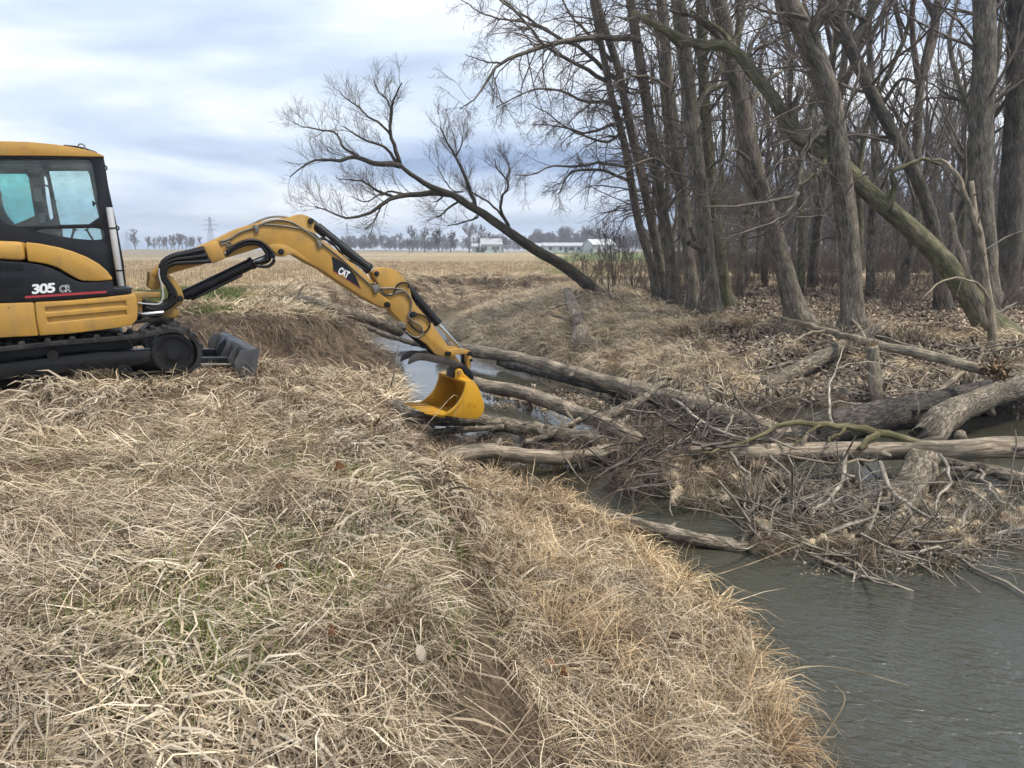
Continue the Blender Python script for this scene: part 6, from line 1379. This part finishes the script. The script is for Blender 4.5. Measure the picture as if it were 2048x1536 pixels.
    def tangle(name, label, boxes, mat, strands=False):
        g = Geo()
        for (x0, x1, y0, y1, z0, z1, n, L, r) in boxes:
            px = rg.uniform(x0, x1, n); py = rg.uniform(y0, y1, n); z = rg.uniform(z0, z1, n)
            S = np.array([onz(a, b, c) for a, b, c in zip(px, py, z)])
            if strands: k = rg.integers(0, max(1, n // 16), n); S = S[k] + rg.normal(size=(n, 3)) * np.array([.035, .035, .02])
            d = rg.normal(size=(n, 3)); d[:, 2] *= .5
            if strands: d = rg.normal(size=(n, 3)) * .35 + np.array([0, 0, -1.0])
            d = unit(d); pts = [S]; K = 5; st = (L * (rg.uniform(.4, 1.3, n) if strands else rg.uniform(.3, 1.9, n)) / (K - 1))[:, None]
            for k in range(1, K):
                d = unit(d + rg.normal(size=d.shape) * (.28 if strands else .15) + np.array([0, 0, -.12 if strands else 0])); q = pts[-1] + d * st; q[:, 2] = np.maximum(q[:, 2], WZ - .03); pts.append(q)
            R = (r * (rg.uniform(.6, 1.3, n) if strands else np.clip(rg.lognormal(-.25, .6, n), .3, 3.2)))[:, None] * np.linspace(1, .45, K)[None]
            g.add(*tubes(np.stack(pts, 1), R, 3))
        o = link(name, g.mesh(name), M[mat]); tag(o, label, 'debris', kind='stuff')
    tangle('twig_tangle', 'tangle of dead twigs heaped in the middle of the log jam', [(1225, 1420, 800, 900, -1.35, -.9, 260, .75, .011), (1400, 1560, 830, 905, -1.3, -.95, 180, .65, .010), (1230, 1330, 890, 985, -1.42, -1.1, 200, .6, .007), (1000, 1230, 850, 900, -1.4, -1.15, 160, .5, .007), (1470, 1620, 750, 800, -1.4, -1.2, 120, .5, .012), (1690, 1900, 760, 800, -1.4, -1.2, 90, .5, .014), (840, 1000, 870, 930, -1.4, -1.2, 140, .5, .006)], 'twig')
    tangle('pale_flotsam', 'bleached twigs washed up under the horizontal trunk', [(1490, 1760, 955, 1075, -1.45, -1.2, 300, .55, .010), (1620, 1960, 1050, 1130, -1.46, -1.34, 300, .5, .010), (1880, 2060, 960, 1100, -1.45, -1.3, 150, .5, .006), (1340, 1500, 930, 1000, -1.45, -1.2, 150, .45, .006)], 'twig_pale')
    g = Geo()                                                 # sticks strewn down the wooded bank behind the jam
    for j in range(230):
        p0 = gh(rg.uniform(1440, 2040), rg.uniform(700, 815)); a = rg.uniform(0, 6.28); Ls = rg.uniform(.25, 1.3); d = np.array([math.cos(a), math.sin(a) * .6, rg.normal() * .25 + .1]); r0 = .012 * np.clip(rg.lognormal(0, .6), .4, 3)
        pts = p0 + np.array([0, 0, .06]) + unit(d) * np.linspace(0, Ls, 5)[:, None] + rg.normal(size=(5, 3)) * .02; g.add(*tubes(pts[None], np.linspace(r0, r0 * .5, 5)[None], 5))
    o = link('bank_sticks', g.mesh('bank_sticks'), M['twig_pale']); tag(o, 'pale sticks strewn down the wooded bank behind the jam', 'debris', kind='stuff')
    M['grassy_strands'] = bark('dead_grass_strands', (.26, .20, .13), (.58, .49, .35), 0, fine=12)
    tangle('hanging_strands', 'dead grass strands hanging from the logs and branches', [(1340, 1520, 915, 1000, -1.3, -1.1, 700, .28, .006), (1500, 1760, 975, 1090, -1.42, -1.25, 900, .2, .006), (1640, 1960, 1060, 1130, -1.44, -1.36, 900, .18, .006), (1900, 2060, 960, 1080, -1.4, -1.2, 260, .25, .006), (1010, 1230, 862, 905, -1.3, -1.1, 420, .3, .006), (1230, 1400, 830, 930, -1.3, -1.0, 420, .25, .006), (850, 1010, 872, 915, -1.3, -1.15, 250, .25, .006)], 'grassy_strands', True)
    # dead grass caught in the jam; dark mats stand in for shade under logs
    for nm, lab, cn, boxes in (('matted_flotsam', 'matted grass and mud under the logs of the jam, coloured dark as their shade', 'hanggrass', [(1235, 1560, 835, 965, -1.4, -1.1, 110, .5, .8), (850, 1240, 862, 905, -1.4, -1.2, 60, .4, .7), (1500, 1900, 960, 1090, -1.44, -1.3, 60, .35, .6), (1450, 1700, 770, 815, -1.4, -1.2, 26, .4, .6), (950, 1180, 775, 800, -1.46, -1.44, 30, .3, .5)]),
                               ('straw_flotsam', 'pale straw caught on the branches of the jam', 'tuftgrass', [(1340, 1560, 900, 990, -1.25, -1.1, 40, .25, .45), (1520, 1940, 985, 1080, -1.36, -1.24, 75, .18, .36), (1900, 2050, 960, 1080, -1.3, -1.15, 22, .2, .4)])):
        P = []; sc = []
        for (x0, x1, y0, y1, z0, z1, n, s0, s1) in boxes:
            P += [onz(rg.uniform(x0, x1), rg.uniform(y0, y1), rg.uniform(z0, z1)) for _ in range(n)]; sc += list(rg.uniform(s0, s1, n))
        n = len(P); cl = bpy.data.collections[cn]
        scatter(nm, lab, 'debris', cl, np.array(P), unit(np.array([0, 0, -1.0 if cn == 'tuftgrass' else 1.0]) + rg.normal(size=(n, 3)) * .25), rg.uniform(0, 6.28, n), np.array(sc), rg.integers(0, len(cl.objects), n))
    # raft of bark, leaves and stalks drifting on the pool
    lit = bpy.data.collections['litter']; n = 160
    px = np.concatenate([rg.uniform(985, 1200, 120), rg.uniform(1500, 1950, 40)]); py = np.concatenate([rg.normal(800, 14, 120), rg.normal(1085, 30, 40)])
    P = np.array([onz(a, b, WZ + .012) for a, b in zip(px, py)])
    P[120:, 2] += rg.uniform(0, .12, 40)
    scatter('floating_debris', 'raft of leaves and bark drifting behind the bucket log', 'debris', lit, P, np.tile([0, 0, 1.0], (n, 1)), rg.uniform(0, 6.28, n), np.concatenate([rg.uniform(.5, .9, 120), rg.uniform(.3, .5, 40)]), rg.integers(0, 5, n))
    # --- single leaves and stalks that stand out
    for lab, px, py, size, mat, tilt in (('upright rust brown leaf among the green shoots', 565, 1168, .055, 'brown_leaf', 1.2), ('dark brown leaf lying flat in the straw', 672, 1306, .075, 'brown_leaf', .2), ('white curled leaf on the straw', 768, 1262, .075, 'pale_leaf', .3),
                                         ('pale oval leaf on the straw near the slope edge', 846, 1352, .065, 'pale_leaf', .4), ('grey dead leaf in the dip below the slope edge', 1000, 1160, .10, 'pale_leaf', .5), ('orange brown leaf half buried on the lower shelf', 1100, 1362, .12, 'brown_leaf', .4),
                                         ('torn red brown leaf, lower of two on the shelf', 1122, 1386, .09, 'brown_leaf', .9), ('brown leaf curled in the straw at mid slope', 683, 972, .09, 'brown_leaf', .8), ('grey leaf by the green patch', 800, 1043, .09, 'pale_leaf', .4), ('pale folded leaf under the white curled leaf', 782, 1222, .06, 'pale_leaf', .6)):
        p = gh(px, py); me = leaf_mesh('leaf', np.random.default_rng(int(px)), 1, .0, size, 0); me.materials.append(M[mat])
        o = link('dead_leaf', me, None, None, tuple(p + np.array([0, -.02, .11]))); o.rotation_euler = (tilt, .2, px); tag(o, lab, 'leaf', 'single dead leaves')
    for lab, pts in (('thin bent yellow stalk crossing in front of the bucket', [(786, 935, 6.8), (850, 855, 7.4), (905, 792, 8.2), (916, 800, 8.3), (908, 838, 8.3)]), ('long pale stalk leaning out over the riffle', [(1180, 1255, 4.9), (1330, 1180, 5.2), (1480, 1135, 5.5), (1598, 1090, 5.7)]),
                     ('thin stalk arching out from the shelf over the foreground water', [(1490, 1375, 4.1), (1600, 1336, 4.2), (1690, 1338, 4.25), (1820, 1372, 4.3)]), ('hoop of dead stem bent over the edge of the upper bank', [(850, 1128, 3.4), (905, 1122, 3.5), (960, 1150, 3.5), (1000, 1215, 3.4)]),
                     ('pale stick standing in the straw left of the bucket', [(782, 775, 9.4), (790, 735, 9.4), (797, 690, 9.45)]), ('white stick poking out of the water below the curved log', [(1125, 905, 9.0), (1150, 945, 8.9), (1172, 968, 8.8)]),
                     ('bare stalk sprouting over the water at the bottom edge', [(1600, 1530, 3.6), (1650, 1470, 3.65), (1690, 1400, 3.7), (1670, 1370, 3.75)])):
        p = catmull(np.array([at(*q) for q in pts]), 14); V, q, bk = tubes(p[None], np.linspace(.006 if 'stick' not in lab else .014, .0025 if 'stick' not in lab else .008, 14)[None], 5)
        o = link('dry_stalk', mesh_np('dry_stalk', V - p[0], [q], {'bk': bk}), M['grassy_strands' if 'stick' not in lab else 'twig_pale'], None, tuple(p[0])); tag(o, lab, 'stalk', 'single dry stalks')
build_jam()
# ------------------------------------------------------------------ far side of the field
def far_tree(seed, H, r, wide):
    rg = np.random.default_rng(seed); n = 6; z = np.linspace(0, H * .75, n); p = np.column_stack([np.cumsum(rg.normal(size=n) * .15), np.cumsum(rg.normal(size=n) * .15), z]); p[0, :2] = 0
    V, q, bk = tubes(catmull(p, 8)[None], np.linspace(r, r * .3, 8)[None], 6); tm = mesh_np('trunk', V, [q], {'bk': bk})
    g = Geo(); P = catmull(p, 10)[None]; R = np.linspace(r, r * .3, 10)[None]
    P1, R1 = spawn(P, R, 16, wide, (30, 65), .35, .1, rg, t0=.2, K=6, rr=.5, rmin=.09, lmin=1.5, lmax=H * .6); g.add(*tubes(P1, R1, 4))
    P2, R2 = spawn(P1, R1, 7, .45, (25, 55), .25, .08, rg, t0=.25, K=4, rr=.5, rmin=.06, lmin=1, lmax=4.5); g.add(*tubes(P2, R2, 3))
    P3, R3 = spawn(P2, R2, 5, .5, (25, 55), .2, .08, rg, t0=.25, K=3, rr=.6, rmin=.045, lmin=.7, lmax=2.6); g.add(*tubes(P3, R3, 3))
    return tm, g.mesh('crown')
def build_far():
    F = [far_tree(400 + k, H, r, w_) for k, (H, r, w_) in enumerate([(10, .3, .55), (12, .28, .4), (9, .2, .45), (13, .35, .6)])]
    for t_, c in F: t_.materials.append(M['bark_grey']); c.materials.append(M['twig'])
    def ftree(px, base_y, top_y, y, k, lab, grp='trees across the field'):
        x = (px - 1024) / FPX * y; z = float(terrain([x], [y])[0][0]); top = at(px, top_y, y)[2]
        o = empty('far_tree', (x, y, z - .1)); s = max(.3, (top - z) / F[k][1].get('h', 1)); o.scale = (s,) * 3; o.rotation_euler = (0, 0, px * 1.7)
        tag(o, lab, 'tree', grp); link('trunk', F[k][0], None, o); link('crown', F[k][1], None, o)
    for t_, c in F:
        co = np.zeros(len(c.vertices) * 3, np.float32); c.vertices.foreach_get('co', co); c['h'] = float(co[2::3].max())
    ftree(284, 500, 456, 300, 0, 'lone round bare tree on the rise at the left of the horizon')
    ftree(308, 500, 470, 305, 2, 'small bare tree just right of the lone round tree')
    for i, (px, ty) in enumerate([(322, 474), (331, 470), (338, 472), (346, 471), (353, 469), (360, 467), (368, 463), (376, 466), (383, 470), (391, 474), (399, 470), (412, 471)]):
        ftree(px, 500, ty, 330 + 7 * (i % 3), i % 4, '%s bare tree from the left in the row behind the boom pivot' % ('first', 'second', 'third', 'fourth', 'fifth', 'sixth', 'seventh', 'eighth', 'ninth', 'tenth', 'eleventh', 'twelfth')[i])
    for px, ty, k, lab in ((828, 448, 1, 'tall bare tree at the left end of the farm trees'), (852, 452, 1, 'thin bare tree second from the left of the farm trees'), (880, 452, 2, 'bare tree beside the utility pole'), (903, 458, 2, 'bare tree left of the big pair by the house'),
                           (940, 442, 3, 'big spreading bare tree left of the pale green house'), (958, 446, 3, 'big spreading bare tree touching the pale green house'), (1006, 462, 0, 'dark bare tree in front of the porch'), (982, 460, 2, 'bare tree behind the pale green house'),
                           (690, 470, 1, 'bare tree under the stick cylinder on the horizon'), (668, 466, 2, 'bare tree above the boom decal on the horizon'), (705, 474, 0, 'low bare tree at the end of the far row')):
        ftree(px, 505, ty, 262 if px > 780 else 330, k, lab)
    # the far wood that closes the horizon
    rg = np.random.default_rng(90); coll = bpy.data.collections.new('farwood')
    for k, (t_, c) in enumerate(F):
        o = bpy.data.objects.new('farwood_%02d' % k, c); coll.objects.link(o)
    n = 620; y = rg.uniform(380, 520, n); px = np.where(rg.random(n) < .72, rg.uniform(690, 1420, n), rg.uniform(1300, 2150, n)); x = (px - 1024) / FPX * y; z = terrain(x, y)[0]
    scatter('far_wood', 'grey leafless wood along the far edge of the field', 'trees', coll, np.stack([x, y, z - .3], 1), np.tile([0, 0, 1.0], (n, 1)), rg.uniform(0, 6.28, n), rg.uniform(.5, .85, n) * (1 + .45 * (px > 1060)), rg.integers(0, 4, n))
    n = 70; y = rg.uniform(75, 130, n); x = rg.uniform(.22, .75, n) * y; z = terrain(x, y)[0]
    scatter('distant_woodland', 'dense leafless trees at the back of the woods', 'trees', coll, np.stack([x, y, z - .3], 1), np.tile([0, 0, 1.0], (n, 1)), rg.uniform(0, 6.28, n), rg.uniform(.75, 1.1, n), rg.integers(0, 4, n))
    # farm buildings
    def simple(name, col, rough=.8):
        m, t, b = new_mat(name); tc = N(t, 'ShaderNodeTexCoord').outputs['Object']; n1 = noise(t, tc, 1.5, 5, .6)
        c = mixc(t, 1, col, ramp(t, [(.3, (.85, .85, .85)), (.7, (1.08, 1.08, 1.08))], n1.outputs[0]).outputs[0], 'MULTIPLY'); t.links.new(c, b.inputs['Base Color']); b.inputs['Roughness'].default_value = rough
        return m
    mint, white, roofm, pane, dark = simple('mint_siding', (.50, .62, .57)), simple('white_siding', (.60, .60, .60)), simple('grey_shingle_roof', (.42, .43, .45)), simple('window_pane', (.06, .07, .08), .15), simple('dark_trim', (.10, .10, .11))
    def bld(name, label, x, y, w_, d, h, rh, wall, rot=0.0, windows=(), doors=(), porch=False, ridge='x', roof=roofm):
        z = float(terrain([x], [y])[0][0]) - .15; o = empty(name, (x, y, z)); o.rotation_euler = (0, 0, rot); tag(o, label, 'building', 'farm buildings across the field')
        bm = bmesh.new()
        if ridge == 'x':
            pr_ = [(-d / 2, 0), (d / 2, 0), (d / 2, h), (0, h + rh), (-d / 2, h)]; A = [bm.verts.new((-w_ / 2, a, b)) for a, b in pr_]; B = [bm.verts.new((w_ / 2, a, b)) for a, b in pr_]
        else:
            pr_ = [(-w_ / 2, 0), (w_ / 2, 0), (w_ / 2, h), (0, h + rh), (-w_ / 2, h)]; A = [bm.verts.new((a, -d / 2, b)) for a, b in pr_]; B = [bm.verts.new((a, d / 2, b)) for a, b in pr_]
        bm.faces.new(A); bm.faces.new(B[::-1])
        for i in range(5): bm.faces.new([A[i], B[i], B[(i + 1) % 5], A[(i + 1) % 5]])
        finish(bm, 'wall', wall, o, 0)
        for s in (-1, 1):
            bm = bmesh.new(); e = .35; th = .12
            hw = (d if ridge == 'x' else w_) / 2; ln = (w_ if ridge == 'x' else d) / 2 + .3; sl = rh / hw
            q = [(0, h + rh + .05), (s * (hw + e), h - e * sl + .05), (s * (hw + e), h - e * sl + .05 + th), (0, h + rh + .05 + th)]
            f = (lambda a, b, c: (c, a, b)) if ridge == 'x' else (lambda a, b, c: (a, c, b))
            A = [bm.verts.new(f(a, b, -ln)) for a, b in q]; B = [bm.verts.new(f(a, b, ln)) for a, b in q]
            bm.faces.new(A); bm.faces.new(B[::-1])
            for i in range(4): bm.faces.new([A[i], B[i], B[(i + 1) % 4], A[(i + 1) % 4]])
            finish(bm, 'roof', roof, o, 0)
        for (wx, wz, ww, wh) in windows:
            f = box('window', (wx - ww / 2 - .08, -d / 2 - .06, wz - .08), (wx + ww / 2 + .08, -d / 2 + .02, wz + wh + .08), white, o, 0)
            box('pane', (wx - ww / 2, -d / 2 - .08, wz), (wx + ww / 2, -d / 2 - .05, wz + wh), pane, f, 0)
        for (wx, ww, wh) in doors: box('door', (wx - ww / 2, -d / 2 - .05, 0), (wx + ww / 2, -d / 2 + .02, wh), dark, o, 0)
        if porch:
            box('porch_roof', (w_ / 2 - .2, -d / 2 - .5, 2.5), (w_ / 2 + 5, d / 2 - 1.5, 2.75), roofm, o, 0)
            for k in range(4): box('porch_post', (w_ / 2 + .4 + k * 1.4, -d / 2 - .3, 0), (w_ / 2 + .6 + k * 1.4, -d / 2 - .1, 2.5), white, o, 0)
        return o
    Y0 = 262; X = lambda px, y=Y0: (px - 1024) / FPX * y
    bld('farm_house', 'pale green farmhouse with grey roof and white porch', X(984), Y0, 7.2, 7, 3.0, 1.9, mint, 0, [(-2.0, 1, .9, 1.3), (.6, 1, .7, 1.3), (2.2, 1, .7, 1.3)], [(1.4, .9, 2.1)], True)
    bld('farm_shed', 'small pale green shed left of the farmhouse', X(955), Y0 + 8, 4, 4, 2.3, .9, mint, 0, [], [(0, 1.2, 1.9)])
    bld('long_shed', 'long low white building right of the willow trunk', X(1124), Y0, 13.5, 7, 2.4, 1.0, white, 0, [(-4.5, 1, .9, 1), (-1, 1, .9, 1), (2.8, .9, 1.6, 1.1), (5.2, 1, .8, 1)], [(.8, 1, 2)])
    bld('white_house', 'white gabled house at the right end of the farm', X(1192), Y0 - 6, 8.4, 8, 2.8, 1.7, white, .35, [(-2, 1, .9, 1.1), (2.0, 1, .9, 1.1)], [(0, 1.1, 2)], roof=simple('pale_metal_roof', (.60, .61, .63)))
    bld('white_garage', 'small white garage behind the willow trunk', X(1072), Y0 + 4, 5, 5, 2.3, 1.0, white, 0, [(1.4, 1, .7, .8)], [(-.8, 2.4, 2.0)])
    # parked car by the white house
    cx_, cy_ = X(1226, 254), 254.0; cz = float(terrain([cx_], [cy_])[0][0]); car = empty('parked_car', (cx_, cy_, cz)); tag(car, 'small white car parked on the lawn right of the white house', 'car')
    bm = bmesh.new(); pf = [(-2.1, .3), (2.1, .3), (2.15, .75), (1.2, .9), (.6, 1.38), (-1.1, 1.4), (-1.9, .95), (-2.15, .85)]
    A = [bm.verts.new((a, -.85, b)) for a, b in pf]; B = [bm.verts.new((a, .85, b)) for a, b in pf]; bm.faces.new(A); bm.faces.new(B[::-1])
    for i in range(8): bm.faces.new([A[i], B[i], B[(i + 1) % 8], A[(i + 1) % 8]])
    finish(bm, 'body', white, car, .08)
    box('window', (-1.0, -.87, .95), (.55, -.84, 1.3), pane, car, 0)
    for a in (-1.35, 1.35):
        for b in (-.8, .8): cylz('wheel', [((a, .32, b - .1), .32), ((a, .32, b + .1), .32)], dark, car, 14)
    # small conifer by the house
    cx_ = X(966, 255); cz = float(terrain([cx_], [255])[0][0]); con = empty('conifer', (cx_, 255, cz)); tag(con, 'small dark green conifer in front of the farmhouse', 'tree')
    rg = np.random.default_rng(5); g = Geo(); nn = 260; hh = rg.uniform(.15, 2.3, nn); aa = rg.uniform(0, 6.28, nn); rr = (2.45 - hh) * .48
    S = np.stack([0 * hh, 0 * hh, hh], 1); E_ = np.stack([np.cos(aa) * rr, np.sin(aa) * rr, hh - .1], 1); g.add(*tubes(np.stack([S, (S + E_) / 2 + np.array([0, 0, .08]), E_], 1), np.tile([[.10, .09, .02]], (nn, 1)), 3))
    link('crown', g.mesh('crown'), simple('conifer_needles', (.02, .045, .022)), con); V, q, bk = tubes(np.array([[(0, 0, 0), (0, 0, 1), (0, 0, 2.3)]]), np.array([[.1, .07, .02]]), 6); link('trunk', mesh_np('trunk', V, [q], {'bk': bk}), M['bark_dark'], con)
    # utility poles
    for px, top, y, lab in ((886, 478, 240, 'weathered utility pole left of the big pair of trees'), (822, 497, 200, 'short marker post at the field edge')):
        x = X(px, y); z = float(terrain([x], [y])[0][0]); h = at(px, top, y)[2] - z; o = empty('utility_pole' if h > 2 else 'marker_post', (x, y, z)); tag(o, lab, 'pole')
        cylz('post', [((0, -.2, 0), .13), ((0, h, 0), .1)], M['log_pale'], o, 8)
        if h > 2: box('crossarm', (-.9, -.06, h - .5), (.9, .06, h - .36), M['log'], o, 0)
    # lattice pylons
    steel = simple('galvanised_steel', (.20, .22, .25))
    for px, top, y, lab in ((433, 434, 640, 'lattice power pylon rising behind the boom'), (701, 446, 760, 'faint lattice pylon seen through the willow twigs'), (268, 462, 900, 'faint far lattice pylon left of the lone tree')):
        x = X(px, y); z = 1.0; H = at(px, top, y)[2] - z; o = empty('power_pylon', (x, y, z)); tag(o, lab, 'pylon', 'power pylons')
        g = Geo(); wq = lambda t: 2.6 * (1 - t) ** 1.3 + .5
        def bar(a, b, r=.16): g.add(*tubes(np.array([[a, b]], float), np.array([[r, r]]), 4))
        for sx in (-1, 1):
            for sy in (-1, 1):
                for t0 in np.arange(0, 1, .1): bar((sx * wq(t0), sy * wq(t0), H * t0), (sx * wq(t0 + .1), sy * wq(t0 + .1), H * (t0 + .1)))
        for t0 in np.arange(0, 1, .1):
            for sy in (-1, 1):
                bar((-wq(t0), sy * wq(t0), H * t0), (wq(t0 + .1), sy * wq(t0 + .1), H * (t0 + .1)), .1); bar((wq(t0), sy * wq(t0), H * t0), (-wq(t0 + .1), sy * wq(t0 + .1), H * (t0 + .1)), .1)
        link('mast', g.mesh('mast'), steel, o)
        for t0, L in ((.62, 5.5), (.76, 6.5), (.9, 4.6)):
            g = Geo()
            for s in (-1, 1): bar((0, 0, H * t0 + .9), (s * L, 0, H * t0), .13); bar((0, 0, H * t0 - .1), (s * L, 0, H * t0), .13); bar((s * L, 0, H * t0), (s * L, 0, H * t0 - 1.2), .09)
            link('crossarm', g.mesh('crossarm'), steel, o)
build_far()

def build_haze():
    me = bpy.data.meshes.new('haze'); bm = bmesh.new(); bmesh.ops.create_cube(bm, size=1)
    lo, hi = (-1600, -30, -3.5), (1600, 1400, 42)
    for v in bm.verts: v.co = Vector([(l + h) / 2 + c * (h - l) for l, h, c in zip(lo, hi, v.co)])
    bm.to_mesh(me); bm.free(); m = bpy.data.materials.new('thin_haze'); m.use_nodes = True; t = m.node_tree; t.nodes.clear()
    o = N(t, 'ShaderNodeOutputMaterial'); v = N(t, 'ShaderNodeVolumePrincipled'); v.inputs['Color'].default_value = (.80, .87, 1.0, 1); v.inputs['Density'].default_value = .0009; v.inputs['Anisotropy'].default_value = .2
    t.links.new(v.outputs[0], o.inputs['Volume']); ob = link('haze', me, m); tag(ob, 'thin pale haze over the far field', 'haze', kind='stuff')
build_haze()
